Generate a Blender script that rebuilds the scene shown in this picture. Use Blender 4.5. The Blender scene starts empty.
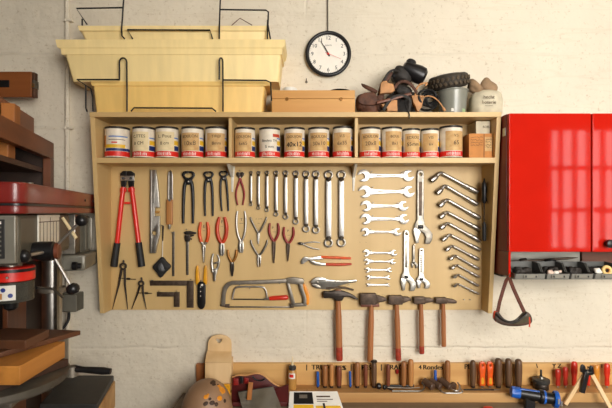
import bpy, bmesh, math, random
from math import pi, sin, cos, radians
from mathutils import Vector, Matrix
random.seed(7)
scene = bpy.context.scene
COL = scene.collection

# ------------------------------------------------------------------ placing
F = 444.44                    # focal length in pixels of a 612 px wide frame
CAMD = 2.0                    # camera to face of the tool board
ZC = 1.60                     # camera height
CX, HY = 306.0, 212.0         # vanishing point

def K(d): return (CAMD - d) / F
def W(px, py, d=0.0):
    k = K(d)
    return Vector(((px - CX) * k, -d, ZC - (py - HY) * k))
def XX(px, d=0.0): return (px - CX) * K(d)
def ZZ(py, d=0.0): return ZC - (py - HY) * K(d)

# ------------------------------------------------------------------ materials
def lin(c):
    out = []
    for v in c[:3]:
        v = v / 255.0
        out.append(v / 12.92 if v <= 0.04045 else ((v + 0.055) / 1.055) ** 2.4)
    return (*out, 1.0)

MATS = {}
def mat(name, col, rough=0.6, metal=0.0, var=0.12, scale=30, bump=0.0, stretch=(1, 1, 1), col2=None, spec=None,
        trans=0.0, alpha=1.0, coat=0.0, detail=4, bscale=None, bdist=0.002):
    if name in MATS: return MATS[name]
    m = bpy.data.materials.new(name); m.use_nodes = True
    nt = m.node_tree; n = nt.nodes; l = nt.links
    b = n['Principled BSDF']
    b.inputs['Roughness'].default_value = rough
    b.inputs['Metallic'].default_value = metal
    if trans: b.inputs['Transmission Weight'].default_value = trans
    if coat:
        b.inputs['Coat Weight'].default_value = coat; b.inputs['Coat Roughness'].default_value = 0.12
    if alpha < 1: b.inputs['Alpha'].default_value = alpha
    if spec is not None: b.inputs['Specular IOR Level'].default_value = spec
    a = lin(col)
    c2 = lin(col2) if col2 else tuple(x * (1 - var * 2) for x in a[:3]) + (1,)
    c1 = a if col2 else tuple(min(1, x * (1 + var)) for x in a[:3]) + (1,)
    tc = n.new('ShaderNodeTexCoord'); mp = n.new('ShaderNodeMapping')
    mp.inputs['Scale'].default_value = stretch
    l.new(tc.outputs['Object'], mp.inputs['Vector'])
    nz = n.new('ShaderNodeTexNoise'); nz.inputs['Scale'].default_value = scale; nz.inputs['Detail'].default_value = detail
    l.new(mp.outputs['Vector'], nz.inputs['Vector'])
    rp = n.new('ShaderNodeValToRGB')
    rp.color_ramp.elements[0].position = 0.3; rp.color_ramp.elements[1].position = 0.7
    rp.color_ramp.elements[0].color = c2; rp.color_ramp.elements[1].color = c1
    l.new(nz.outputs['Fac'], rp.inputs['Fac']); l.new(rp.outputs['Color'], b.inputs['Base Color'])
    if bump:
        nb = n.new('ShaderNodeTexNoise'); nb.inputs['Scale'].default_value = bscale or scale * 2; nb.inputs['Detail'].default_value = 6
        l.new(mp.outputs['Vector'], nb.inputs['Vector'])
        bm_ = n.new('ShaderNodeBump'); bm_.inputs['Strength'].default_value = bump; bm_.inputs['Distance'].default_value = bdist
        l.new(nb.outputs['Fac'], bm_.inputs['Height']); l.new(bm_.outputs['Normal'], b.inputs['Normal'])
    MATS[name] = m
    return m

def wood(name, col, col2, axis='z', rough=0.55, scale=14, bump=0.15):
    st = {'x': (0.07, 1, 1), 'y': (1, 0.07, 1), 'z': (1, 1, 0.07)}[axis]
    return mat(name, col, rough=rough, col2=col2, scale=scale, stretch=st, bump=bump, bscale=scale * 3, detail=6)

BOARD = wood('pale_board', (214, 182, 126), (198, 165, 110), 'z', 0.5, 9, 0.05)
BOARDX = wood('pale_board_lengthwise', (215, 184, 129), (196, 162, 108), 'x', 0.5, 12, 0.06)
PINE = wood('pine_box', (214, 160, 88), (190, 132, 62), 'x', 0.5, 16, 0.06)
PINEL = wood('pine_ledge', (206, 164, 106), (168, 120, 66), 'x', 0.55, 14, 0.15)
PINEB = wood('pine_backboard', (222, 178, 112), (190, 138, 76), 'x', 0.55, 15, 0.1)
PALEW = wood('pale_wood', (232, 200, 152), (214, 176, 124), 'z', 0.55, 14, 0.08)
BENCH = wood('worn_bench', (140, 122, 98), (92, 76, 58), 'x', 0.6, 12, 0.3)
REDW = wood('red_brown_wood', (118, 62, 30), (82, 40, 18), 'x', 0.45, 12, 0.1)
REDWY = wood('red_brown_wood_deep', (140, 80, 42), (98, 54, 26), 'y', 0.45, 12, 0.1)
REDWZ = wood('red_brown_wood_upright', (136, 76, 40), (94, 50, 24), 'z', 0.45, 12, 0.1)
ORW = wood('orange_wood', (178, 112, 50), (146, 86, 36), 'z', 0.5, 14, 0.08)
ORWX = wood('orange_beam', (200, 134, 60), (140, 86, 34), 'y', 0.5, 14, 0.15)
DKW = wood('dark_wood', (92, 58, 36), (62, 38, 24), 'y', 0.5, 12, 0.15)
DKW2 = wood('darker_wood', (64, 42, 30), (46, 30, 22), 'y', 0.5, 12, 0.15)
HW = wood('hammer_wood', (176, 112, 64), (130, 78, 42), 'z', 0.42, 26, 0.08)
HWD = wood('handle_wood_dark', (104, 74, 50), (68, 47, 31), 'z', 0.45, 30, 0.1)
HWM = wood('handle_wood_mid', (158, 104, 58), (120, 74, 40), 'z', 0.42, 30, 0.08)
HWL = wood('handle_wood_light', (190, 132, 74), (152, 98, 52), 'z', 0.42, 30, 0.08)
HWR = wood('handle_wood_red', (124, 66, 42), (88, 44, 28), 'z', 0.42, 30, 0.08)
STEEL = mat('bright_steel', (198, 194, 188), 0.38, 1.0, 0.05, 60)
STEELM = mat('satin_steel', (190, 186, 178), 0.36, 1.0, 0.1, 60)
STEELD = mat('dull_steel', (140, 134, 124), 0.42, 1.0, 0.15, 60)
CHROME = mat('chrome', (186, 181, 174), 0.34, 1.0, 0.05, 40)
GREYM = mat('grey_paint_metal', (132, 124, 112), 0.4, 0.5, 0.12, 40)
IRON = mat('dark_iron', (66, 58, 52), 0.45, 0.7, 0.2, 50, bump=0.2)
IRONB = mat('brown_iron', (88, 72, 60), 0.5, 0.6, 0.2, 60, bump=0.2)
BLACK = mat('black_steel', (30, 29, 30), 0.35, 0.3, 0.2, 40)
RUBBER = mat('black_rubber', (26, 25, 25), 0.6, 0, 0.2, 60)
WIRE = mat('black_wire', (22, 22, 24), 0.4, 0.2, 0.1, 50)
REDP = mat('red_enamel', (222, 36, 24), 0.35, 0, 0.06, 30, coat=0.3)
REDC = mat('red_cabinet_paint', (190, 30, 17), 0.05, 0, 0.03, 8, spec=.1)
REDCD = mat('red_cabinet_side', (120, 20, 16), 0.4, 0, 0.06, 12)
REDM = mat('machine_red', (120, 28, 22), 0.35, 0, 0.08, 20, coat=0.3)
REDH = mat('dark_red_grip', (140, 30, 26), 0.4, 0, 0.1, 40)
REDS = mat('red_plastic', (208, 48, 28), 0.3, 0, 0.08, 40)
REDK = mat('deep_red_plastic', (178, 44, 30), 0.35, 0, 0.1, 40)
ORG = mat('orange_grip', (222, 84, 20), 0.32, 0, 0.12, 40)
ORGR = mat('orange_red_grip', (196, 62, 28), 0.35, 0, 0.12, 40)
ORGS = mat('orange_saw_grip', (236, 146, 32), 0.4, 0, 0.08, 40)
YEL = mat('yellow_grip', (226, 160, 30), 0.4, 0, 0.08, 40)
AMB = mat('amber_plastic', (214, 140, 50), 0.3, 0, 0.1, 40)
BRASS = mat('brass_brown', (160, 108, 44), 0.4, 0.4, 0.15, 50)
BLUE = mat('blue_plastic', (24, 92, 186), 0.35, 0, 0.08, 40)
BLUES = mat('blue_stick', (28, 84, 168), 0.4, 0, 0.1, 40)
WHITEP = mat('white_paint', (226, 222, 208), 0.45, 0, 0.04, 40)
WHITE = mat('white_paper', (232, 228, 218), 0.7, 0, 0.03, 40)
PLANT = mat('yellow_plastic', (250, 224, 160), 0.5, 0, 0.04, 10, stretch=(3, 1, 0.5), bump=0.05)
PLANT2 = mat('deeper_yellow_plastic', (244, 204, 122), 0.5, 0, 0.05, 10, stretch=(3, 1, 0.5), bump=0.05)
GREY = mat('machine_grey', (88, 84, 72), 0.45, 0.1, 0.08, 20)
GREYL = mat('light_machine_grey', (124, 120, 108), 0.4, 0.2, 0.06, 20)
DGREY = mat('dark_grey_plastic', (50, 49, 47), 0.5, 0, 0.1, 30)
BINM = mat('bin_plastic', (84, 84, 80), 0.4, 0, 0.1, 30)
BINL = mat('bin_lip_plastic', (132, 130, 122), 0.45, 0, 0.08, 30)
INK = mat('black_ink', (24, 22, 24), 0.7, 0, 0.05, 40)
INKG = mat('faded_ink', (84, 66, 50), 0.8, 0, 0.1, 60)
INKR = mat('pink_ink', (200, 90, 80), 0.8, 0, 0.1, 60)
PAPERT = mat('tan_label_paper', (214, 180, 124), 0.75, 0, 0.1, 40, col2=(190, 146, 92))
PAPERC = mat('cream_label_paper', (226, 206, 162), 0.75, 0, 0.06, 40)
CANW = mat('can_white', (228, 216, 196), 0.45, 0, 0.06, 40)
CANR = mat('can_red', (216, 42, 30), 0.45, 0, 0.06, 40)
CANY = mat('can_yellow', (230, 182, 40), 0.45, 0, 0.06, 40)
CANB = mat('can_blue', (28, 48, 104), 0.45, 0, 0.06, 40)
CANS = mat('can_sky', (92, 128, 190), 0.45, 0, 0.06, 40)
TIN = mat('tin', (70, 66, 60), 0.4, 0.7, 0.15, 40)
CARD = mat('cardboard', (196, 130, 66), 0.75, 0, 0.08, 20)
LEATH = mat('rust_leather', (90, 54, 36), 0.7, 0, 0.3, 25, bump=1.0, bscale=40, bdist=.008)
LEATHD = mat('black_leather', (40, 34, 29), 0.65, 0, 0.3, 25, bump=1.0, bscale=40, bdist=.008)
TANB = mat('tan_block', (192, 138, 88), 0.65, 0, 0.12, 30, bump=0.15)
TYRE = mat('tyre_rubber', (62, 54, 44), 0.75, 0, 0.2, 40, bump=0.2)
CLOTH = mat('off_white_cloth', (206, 196, 170), 0.85, 0, 0.08, 25, bump=0.3)
GOGG = mat('goggle_brown', (70, 50, 36), 0.5, 0, 0.2, 30)
STRAP = mat('strap_red_brown', (92, 46, 30), 0.75, 0, 0.15, 60)
BURG = mat('burgundy_leather', (84, 24, 22), 0.45, 0, 0.12, 25)
TANED = mat('tan_edge', (206, 150, 92), 0.6, 0, 0.1, 30)
DOME = mat('tan_shell', (156, 122, 92), 0.5, 0, 0.1, 10)
SLATE = mat('grey_sheet', (136, 126, 106), 0.5, 0, 0.12, 14)
GLASS = mat('clear_plastic', (205, 210, 200), 0.12, 0, 0.02, 30, trans=0.75)
GUARD = mat('clear_guard', (120, 118, 108), 0.15, 0, 0.02, 30, trans=0.6)
GLUE = mat('amber_glue', (214, 158, 84), 0.3, 0, 0.08, 20, trans=0.25)
PLATE = mat('black_plate', (34, 33, 32), 0.45, 0, 0.1, 40)
SKIN = mat('cream_roll', (230, 200, 130), 0.6, 0, 0.05, 40)

# ------------------------------------------------------------------ mesh helpers (all in world coordinates)
def finish(me, smooth=True, ang=35):
    if smooth:
        me.shade_smooth()
        me.set_sharp_from_angle(angle=radians(ang))
    return me

def from_bm(bm, smooth=True, ang=35, recalc=True):
    if recalc: bmesh.ops.recalc_face_normals(bm, faces=bm.faces)
    me = bpy.data.meshes.new('m'); bm.to_mesh(me); bm.free()
    return finish(me, smooth, ang)

def catmull(pts, n=5, closed=True):
    out = []; N = len(pts)
    rng = range(N) if closed else range(N - 1)
    for i in rng:
        if closed: p0, p1, p2, p3 = pts[i - 1], pts[i], pts[(i + 1) % N], pts[(i + 2) % N]
        else: p0, p1, p2, p3 = pts[max(i - 1, 0)], pts[i], pts[i + 1], pts[min(i + 2, N - 1)]
        for j in range(n):
            t = j / n
            out.append(tuple(0.5 * (2 * b + (c - a) * t + (2 * a - 5 * b + 4 * c - d) * t * t + (3 * b - a - 3 * c + d) * t ** 3)
                             for a, b, c, d in zip(p0, p1, p2, p3)))
    if not closed: out.append(tuple(pts[-1]))
    return out

def ngon(cx, cy, r, n=16, ry=None, a0=0.0):
    ry = r if ry is None else ry
    return [(cx + r * cos(a0 + 2 * pi * i / n), cy + ry * sin(a0 + 2 * pi * i / n)) for i in range(n)]

def plate_xz(loops, y_back, th, bev=0.0):
    """closed outlines (world X, Z) with holes, given real thickness towards the room"""
    cu = bpy.data.curves.new('c', 'CURVE'); cu.dimensions = '2D'; cu.fill_mode = 'BOTH'
    for lp in loops:
        sp = cu.splines.new('POLY'); sp.points.add(len(lp) - 1)
        for p, q in zip(sp.points, lp): p.co = (q[0], q[1], 0, 1)
        sp.use_cyclic_u = True
    bev = min(bev, th * 0.45)
    cu.extrude = th / 2 - bev
    if bev > 0:
        cu.bevel_depth = bev; cu.bevel_resolution = 1; cu.offset = -bev
    ob = bpy.data.objects.new('c', cu)
    me = bpy.data.meshes.new_from_object(ob)
    bpy.data.objects.remove(ob); bpy.data.curves.remove(cu)
    ym = y_back - th / 2
    for v in me.vertices: v.co = Vector((v.co.x, ym - v.co.z, v.co.y))
    bm = bmesh.new(); bm.from_mesh(me); bpy.data.meshes.remove(me)
    bmesh.ops.remove_doubles(bm, verts=bm.verts, dist=1e-6)
    return from_bm(bm, True, 30)

def flat(loops, d=0.002, th=0.005, bev=0.0008, sm=0):
    """outlines in photo pixels at distance d in front of the board"""
    if loops and not isinstance(loops[0][0], (tuple, list)): loops = [loops]
    k = K(d + th / 2); out = []
    for lp in loops:
        if sm: lp = catmull(lp, sm)
        out.append([((x - CX) * k, ZC - (y - HY) * k) for x, y in lp])
    return plate_xz(out, -d, th, bev)

def tube_w(pts, r, seg=8, flatf=1.0, smooth_n=0, caps=True, closed=False):
    pts = [Vector(p) for p in pts]
    rs = list(r) if isinstance(r, (list, tuple)) else [r] * len(pts)
    if smooth_n:
        q = catmull([(*p, a) for p, a in zip(pts, rs)], smooth_n, closed)
        pts = [Vector(p[:3]) for p in q]; rs = [p[3] for p in q]
    bm = bmesh.new(); rings = []
    N = len(pts); up = None
    for i, p in enumerate(pts):
        if closed: t = pts[(i + 1) % N] - pts[i - 1]
        else: t = pts[min(i + 1, N - 1)] - pts[max(i - 1, 0)]
        if t.length < 1e-9: t = Vector((0, 0, 1))
        t.normalize()
        if up is None:
            up = Vector((0, -1, 0)) if abs(t.y) < 0.9 else Vector((1, 0, 0))
        up = (up - t * up.dot(t))
        if up.length < 1e-6: up = t.orthogonal()
        up.normalize()
        s = t.cross(up)
        rings.append([bm.verts.new(p + s * (rs[i] * cos(2 * pi * j / seg)) + up * (rs[i] * flatf * sin(2 * pi * j / seg))) for j in range(seg)])
    M = N if closed else N - 1
    for i in range(M):
        A, B = rings[i], rings[(i + 1) % N]
        for j in range(seg): bm.faces.new((A[j], A[(j + 1) % seg], B[(j + 1) % seg], B[j]))
    if caps and not closed:
        bm.faces.new(rings[0][::-1]); bm.faces.new(rings[-1])
    return from_bm(bm, True, 50)

def tube(pts, r, seg=8, **kw):
    """pts (px, py, d), radius in pixels at that distance"""
    rs = list(r) if isinstance(r, (list, tuple)) else [r] * len(pts)
    return tube_w([W(*p) for p in pts], [a * K(p[2]) for a, p in zip(rs, pts)], seg, **kw)

def rod(p0, p1, prof, seg=14, flatf=1.0, ang=40):
    """turned shape: prof = (share of the way, radius) from p0 to p1"""
    p0, p1 = Vector(p0), Vector(p1); a = p1 - p0; L = a.length; t = a.normalized()
    up = Vector((0, -1, 0)) if abs(t.y) < 0.9 else Vector((0, 0, 1))
    up = (up - t * up.dot(t)).normalized(); s = t.cross(up)
    bm = bmesh.new(); rings = []
    for f, r in prof:
        c = p0 + a * f
        rings.append([bm.verts.new(c + s * (r * cos(2 * pi * j / seg)) + up * (r * flatf * sin(2 * pi * j / seg))) for j in range(seg)])
    for A, B in zip(rings, rings[1:]):
        for j in range(seg): bm.faces.new((A[j], A[(j + 1) % seg], B[(j + 1) % seg], B[j]))
    bm.faces.new(rings[0][::-1]); bm.faces.new(rings[-1])
    return from_bm(bm, True, ang)

def bx(x0, x1, y0, y1, z0, z1, bev=0.0, seg=2):
    bm = bmesh.new()
    bmesh.ops.create_cube(bm, size=1)
    for v in bm.verts:
        v.co = Vector((x0 + (v.co.x + .5) * (x1 - x0), y0 + (v.co.y + .5) * (y1 - y0), z0 + (v.co.z + .5) * (z1 - z0)))
    if bev: bmesh.ops.bevel(bm, geom=bm.edges[:], offset=bev, segments=seg, affect='EDGES', profile=0.5)
    return from_bm(bm, True, 13)

def hexa(b, t, bev=0.0):
    """solid from 4 bottom and 4 top corners"""
    bm = bmesh.new()
    B = [bm.verts.new(p) for p in b]; T = [bm.verts.new(p) for p in t]
    bm.faces.new(B[::-1]); bm.faces.new(T)
    for i in range(4): bm.faces.new((B[i], B[(i + 1) % 4], T[(i + 1) % 4], T[i]))
    bmesh.ops.recalc_face_normals(bm, faces=bm.faces)
    if bev: bmesh.ops.bevel(bm, geom=bm.edges[:], offset=bev, segments=2, affect='EDGES', profile=0.5)
    return from_bm(bm, True, 20)

def prism_z(poly, z0, z1, bev=0.0, seg=3):
    bm = bmesh.new()
    a = [bm.verts.new((p[0], p[1], z0)) for p in poly]; b = [bm.verts.new((p[0], p[1], z1)) for p in poly]
    N = len(poly)
    bm.faces.new(a[::-1]); bm.faces.new(b)
    for i in range(N): bm.faces.new((a[i], a[(i + 1) % N], b[(i + 1) % N], b[i]))
    bmesh.ops.recalc_face_normals(bm, faces=bm.faces)
    if bev: bmesh.ops.bevel(bm, geom=bm.edges[:], offset=bev, segments=seg, affect='EDGES', profile=0.5)
    return from_bm(bm, True, 20)

def join(*ms):
    bm = bmesh.new()
    for m in ms:
        bm.from_mesh(m); bpy.data.meshes.remove(m)
    me = bpy.data.meshes.new('m'); bm.to_mesh(me); bm.free()
    return finish(me, True, 35)

def xf(me, M):
    me.transform(M); return me

def about(p, rot):
    return Matrix.Translation(p) @ rot @ Matrix.Translation(-Vector(p))

def text_w(s, size, th=0.0006, align='CENTER'):
    """letters lying in X/Z around the origin, facing the room"""
    cu = bpy.data.curves.new('t', 'FONT'); cu.body = s; cu.size = size; cu.align_x = align; cu.align_y = 'CENTER'; cu.extrude = th / 2
    cu.resolution_u = 3
    ob = bpy.data.objects.new('t', cu); me = bpy.data.meshes.new_from_object(ob)
    bpy.data.objects.remove(ob); bpy.data.curves.remove(cu)
    for v in me.vertices: v.co = Vector((v.co.x, -v.co.z, v.co.y))
    return me

def bold(me, f):
    return me

# ------------------------------------------------------------------ objects
def tag(o, label, cat, group=None, kind=None):
    o['label'] = label; o['category'] = cat
    if group: o['group'] = group
    if kind: o['kind'] = kind
    return o

def thing(name, label, cat, loc, group=None):
    o = bpy.data.objects.new(name, None); COL.objects.link(o)
    o.empty_display_size = 0.02; o.location = Vector(loc)
    return tag(o, label, cat, group)

ORIGIN = {}
def part(parent, name, me, m, label=None):
    loc = Vector((0, 0, 0)); q = parent
    while q is not None: loc += Vector(q.location); q = q.parent
    me.transform(Matrix.Translation(-loc))
    o = bpy.data.objects.new(name, me); COL.objects.link(o); o.parent = parent
    me.name = name
    ms = m if isinstance(m, (list, tuple)) else [m]
    if not me.materials:
        for x in ms: me.materials.append(x)
    if label: o['label'] = label
    return o

def solo(name, me, m, label, cat, group=None, loc=None):
    c = Vector(loc) if loc is not None else sum((v.co for v in me.vertices), Vector()) / max(1, len(me.vertices))
    me.transform(Matrix.Translation(-c))
    o = bpy.data.objects.new(name, me); COL.objects.link(o); o.location = c; me.name = name
    if not me.materials: me.materials.append(m)
    return tag(o, label, cat, group)

def struct(name, me, m):
    o = bpy.data.objects.new(name, me); COL.objects.link(o); me.name = name
    me.materials.append(m); o['kind'] = 'structure'
    return o

# ================================================================== ROOM
WALLY = 0.02
WALLM = mat('whitewashed_wall', (224, 214, 194), 0.85, 0, 0.045, 2.6, bump=0.9, bscale=16, bdist=0.009, detail=9)
def _wall_dirt(m):
    nt = m.node_tree; n = nt.nodes; l = nt.links
    b = n['Principled BSDF']; tc = [x for x in n if x.type == 'TEX_COORD'][0]
    # sparse dark pits in the plaster
    v = n.new('ShaderNodeTexNoise'); v.inputs['Scale'].default_value = 75; v.inputs['Detail'].default_value = 5; v.inputs['Roughness'].default_value = 0.7
    l.new(tc.outputs['Object'], v.inputs['Vector'])
    r = n.new('ShaderNodeValToRGB'); r.color_ramp.elements[0].position = 0.33; r.color_ramp.elements[1].position = 0.41
    r.color_ramp.elements[0].color = (0.72, 0.66, 0.58, 1); r.color_ramp.elements[1].color = (1, 1, 1, 1)
    l.new(v.outputs['Fac'], r.inputs['Fac'])
    # a few long level cracks / trowel ridges
    mp = n.new('ShaderNodeMapping'); mp.inputs['Scale'].default_value = (0.5, 1, 5.0)
    l.new(tc.outputs['Object'], mp.inputs['Vector'])
    w = n.new('ShaderNodeTexNoise'); w.inputs['Scale'].default_value = 2.2; w.inputs['Detail'].default_value = 3
    l.new(mp.outputs['Vector'], w.inputs['Vector'])
    r2 = n.new('ShaderNodeValToRGB'); e = r2.color_ramp.elements
    e[0].position = 0.485; e[0].color = (1, 1, 1, 1); e[1].position = 0.515; e[1].color = (1, 1, 1, 1)
    e2 = e.new(0.5); e2.color = (0.86, 0.82, 0.76, 1)
    l.new(w.outputs['Fac'], r2.inputs['Fac'])
    # big whitewashed blocks: faint mortar ridges
    sx = n.new('ShaderNodeSeparateXYZ'); l.new(tc.outputs['Object'], sx.inputs[0])
    wob = n.new('ShaderNodeTexNoise'); wob.inputs['Scale'].default_value = 5; wob.inputs['Detail'].default_value = 4
    l.new(tc.outputs['Object'], wob.inputs['Vector'])
    ma = n.new('ShaderNodeMath'); ma.operation = 'MULTIPLY_ADD'; ma.inputs[1].default_value = 0.035
    l.new(wob.outputs['Fac'], ma.inputs[0]); l.new(sx.outputs['Z'], ma.inputs[2])
    mz = n.new('ShaderNodeMath'); mz.operation = 'ADD'; mz.inputs[1].default_value = -0.002; l.new(ma.outputs[0], mz.inputs[0])
    cx = n.new('ShaderNodeCombineXYZ'); l.new(sx.outputs['X'], cx.inputs[0]); l.new(mz.outputs[0], cx.inputs[1])
    bk = n.new('ShaderNodeTexBrick'); bk.inputs['Scale'].default_value = 1.0; bk.inputs['Brick Width'].default_value = 3.7
    bk.inputs['Row Height'].default_value = 0.333; bk.inputs['Mortar Size'].default_value = 0.010; bk.inputs['Mortar Smooth'].default_value = 1.0
    l.new(cx.outputs[0], bk.inputs['Vector'])
    mk = n.new('ShaderNodeTexNoise'); mk.inputs['Scale'].default_value = 2.6; l.new(tc.outputs['Object'], mk.inputs['Vector'])
    mr = n.new('ShaderNodeMapRange'); mr.inputs[1].default_value = 0.42; mr.inputs[2].default_value = 0.62; l.new(mk.outputs['Fac'], mr.inputs[0])
    mm = n.new('ShaderNodeMath'); mm.operation = 'MULTIPLY'; l.new(bk.outputs['Fac'], mm.inputs[0]); l.new(mr.outputs[0], mm.inputs[1])
    bp = [x for x in n if x.type == 'BUMP'][0]
    hs = bp.inputs['Height'].links[0].from_socket
    hh = n.new('ShaderNodeMath'); hh.operation = 'MULTIPLY_ADD'; hh.inputs[1].default_value = -0.5
    l.new(mm.outputs[0], hh.inputs[0]); l.new(hs, hh.inputs[2]); l.new(hh.outputs[0], bp.inputs['Height'])
    src = b.inputs['Base Color'].links[0].from_socket
    m1 = n.new('ShaderNodeMix'); m1.data_type = 'RGBA'; m1.blend_type = 'MULTIPLY'; m1.inputs[0].default_value = 0.8
    l.new(src, m1.inputs[6]); l.new(r.outputs['Color'], m1.inputs[7])
    m2 = n.new('ShaderNodeMix'); m2.data_type = 'RGBA'; m2.blend_type = 'MULTIPLY'; m2.inputs[0].default_value = 0.3
    l.new(m1.outputs[2], m2.inputs[6]); l.new(r2.outputs['Color'], m2.inputs[7])
    l.new(m2.outputs[2], b.inputs['Base Color'])
_wall_dirt(WALLM)
CEILM = mat('ceiling_paint', (150, 140, 124), 0.9, 0, 0.05, 4)
FLOORM = mat('concrete_floor', (104, 96, 86), 0.8, 0, 0.1, 6, bump=0.2)
ROOMM = mat('room_wall_paint', (128, 116, 100), 0.9, 0, 0.05, 4)
X0, X1, Y1, ZT = -2.1, 3.7, -3.3, 3.1
struct('wall_back', bx(X0 - .15, X1 + .15, WALLY, WALLY + .2, 0, ZT), WALLM)
struct('floor', bx(X0 - .15, X1 + .15, Y1 - .2, WALLY + .2, -.15, 0), FLOORM)
struct('ceiling', bx(X0 - .15, X1 + .15, Y1 - .2, WALLY + .2, ZT, ZT + .15), CEILM)
struct('wall_left', bx(X0 - .15, X0, Y1 - .2, WALLY, 0, ZT), ROOMM)
struct('wall_right', bx(X1, X1 + .15, Y1 - .2, WALLY, 0, ZT), ROOMM)
# the wall behind the camera, with the mirrored window and an added, unseen opening for fill light
WINS_AND_FILL = [(2.68, 3.62, 1.15, 2.56), (.45, 2.1, 1.15, 2.85)]  # first is mirrored in the red door, second is added for fill
def front_wall():
    ms = []
    xs = [X0] + sorted([w[0] for w in WINS_AND_FILL] + [w[1] for w in WINS_AND_FILL]) + [X1]
    for i in range(0, len(xs), 2): ms.append(bx(xs[i], xs[i + 1], Y1 - .2, Y1, 0, ZT))
    for a, b, c, d in WINS_AND_FILL:
        ms.append(bx(a, b, Y1 - .2, Y1, 0, c)); ms.append(bx(a, b, Y1 - .2, Y1, d, ZT))
    return join(*ms)
struct('wall_front', front_wall(), ROOMM)
WFR = mat('window_frame_paint', (190, 184, 170), 0.5)
for i, (a, b, c, d) in enumerate(WINS_AND_FILL):
    ms = []
    f = .05
    ms += [bx(a, a + f, Y1 - .12, Y1 - .06, c, d), bx(b - f, b, Y1 - .12, Y1 - .06, c, d), bx(a + f, b - f, Y1 - .12, Y1 - .06, c, c + f), bx(a + f, b - f, Y1 - .12, Y1 - .06, d - f, d)]
    for j in (1, 2, 3, 4, 5):
        x = a + (b - a) * j / 6; ms.append(bx(x - .024, x + .024, Y1 - .11, Y1 - .07, c + f, d - f))
    for j in (1, 2):
        z = c + (d - c) * j / 3; ms.append(bx(a + f, b - f, Y1 - .105, Y1 - .075, z - .024, z + .024))
    struct('window_%d' % (i + 1), join(*ms), WFR)  # the second frame only dresses the added fill opening
    la = bpy.data.lights.new('daylight_and_fill', 'AREA'); la.shape = 'RECTANGLE'; la.size = b - a + .3; la.size_y = d - c + .3
    la.color = (1.0, 0.962, 0.905); la.energy = (160, 325)[i]
    lo = bpy.data.objects.new('daylight_and_fill', la); COL.objects.link(lo)
    lo.location = ((a + b) / 2, Y1 - .32, (c + d) / 2); lo.rotation_euler = (radians(90), 0, 0)   # faces into the room
    lo.rotation_euler = (radians(90), 0, radians(0))
# unseen tube lamp added under the ceiling as fill light
LAMPM = bpy.data.materials.new('fill_lamp_tube'); LAMPM.use_nodes = True
_b = LAMPM.node_tree.nodes['Principled BSDF']; _b.inputs['Emission Color'].default_value = (1, .9, .76, 1); _b.inputs['Emission Strength'].default_value = 6.0
_b.inputs['Base Color'].default_value = (.9, .88, .82, 1)
def fill_lamp(x, y):
    t = thing('fill_lamp', 'unseen tube lamp added under the ceiling as fill light for the tool board', 'lamp', (x, y, ZT))
    part(t, 'housing', bx(x - .62, x + .62, y - .07, y + .07, ZT - .06, ZT, .006), WHITEP)
    for s in (-.04, .04):
        part(t, 'tube', rod((x - .58, y + s, ZT - .08), (x + .58, y + s, ZT - .08), [(0, .014), (1, .014)], 10), LAMPM)
fill_lamp(.95, -1.05)

# pipe on the wall
t = thing('wall_pipe', 'thin whitewashed pipe running straight up the wall beside the drill press', 'pipe', (XX(68, -.01), .005, ZC - .9))
part(t, 'pipe', tube_w([(XX(68, -.01), .008, ZC - .9), (XX(67.5, -.01), .008, ZT)], .0095, 10), WALLM)
for py in (128, 20):
    part(t, 'clip', bx(XX(64, 0), XX(72, 0), -.004, WALLY, ZZ(py + 1.2), ZZ(py - 1.2), .001), WALLM)

# ================================================================== TOOL BOARD
BX0, BX1 = -.894, .808
BT, BB = ZC + .413, ZC - .440
def depth_at(z): return .072 + (.16 - .072) * (z - BB) / (BT - BB)
board = thing('tool_cabinet', 'large shallow pale plywood tool cabinet with a can shelf on top, hung on the wall', 'tool cabinet', (0, WALLY, BB))
part(board, 'back_panel', bx(BX0 + .018, BX1 - .018, 0, WALLY, BB, BT - .02), BOARD)
for x in (BX0, BX1 - .018):
    bm_b = [(x, WALLY, BB), (x + .018, WALLY, BB), (x + .018, -.072, BB), (x, -.072, BB)]
    bm_t = [(x, WALLY, BT - .02), (x + .018, WALLY, BT - .02), (x + .018, -.16, BT - .02), (x, -.16, BT - .02)]
    part(board, 'side_panel', hexa(bm_b, bm_t, .0008), BOARD)
part(board, 'top_panel', bx(BX0, BX1, -.164, WALLY, BT - .02, BT, .001), BOARDX)
SH_T, SH_B = ZZ(157.6, .142), ZZ(163, .142)
part(board, 'shelf', bx(BX0 + .018, BX1 - .018, -.142, 0, SH_B, SH_T, .001), BOARDX)
for px in (230, 356.5):
    x = XX(px, .15); part(board, 'divider', bx(x - .0065, x + .0065, -.146, 0, SH_T, BT - .02, .001), BOARD)
for px, py0, py1 in ((232.3, 163.6, 192), (353.5, 163.6, 191)):
    fl = flat([(px - 3, py0 + .6), (px + 3, py0 + .6), (px + 2.2, py0 + 8), (px + .8, py1), (px - .8, py1), (px - 1.2, py0 + 8)], .0005, .004)
    x = XX(px, .0)
    part(board, 'shelf_bracket', join(fl, hexa([(x - .005, 0, SH_B - .03), (x + .005, 0, SH_B - .03), (x + .005, -.004, SH_B - .05), (x - .005, -.004, SH_B - .05)],
          [(x - .006, -.001, SH_B - .0005), (x + .006, -.001, SH_B - .0005), (x + .006, -.11, SH_B - .0005), (x - .006, -.11, SH_B - .0005)])), WHITEP, 'white metal bracket holding up the shelf')
def mark(s, px, py, size):
    me = text_w(s, size * 1.35, .0003); p = W(px, py, 0); me.transform(Matrix.Translation((p.x, -.0003, p.z)))
    part(board, 'lettering', me, INK, 'small dark handwriting on the board')
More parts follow.
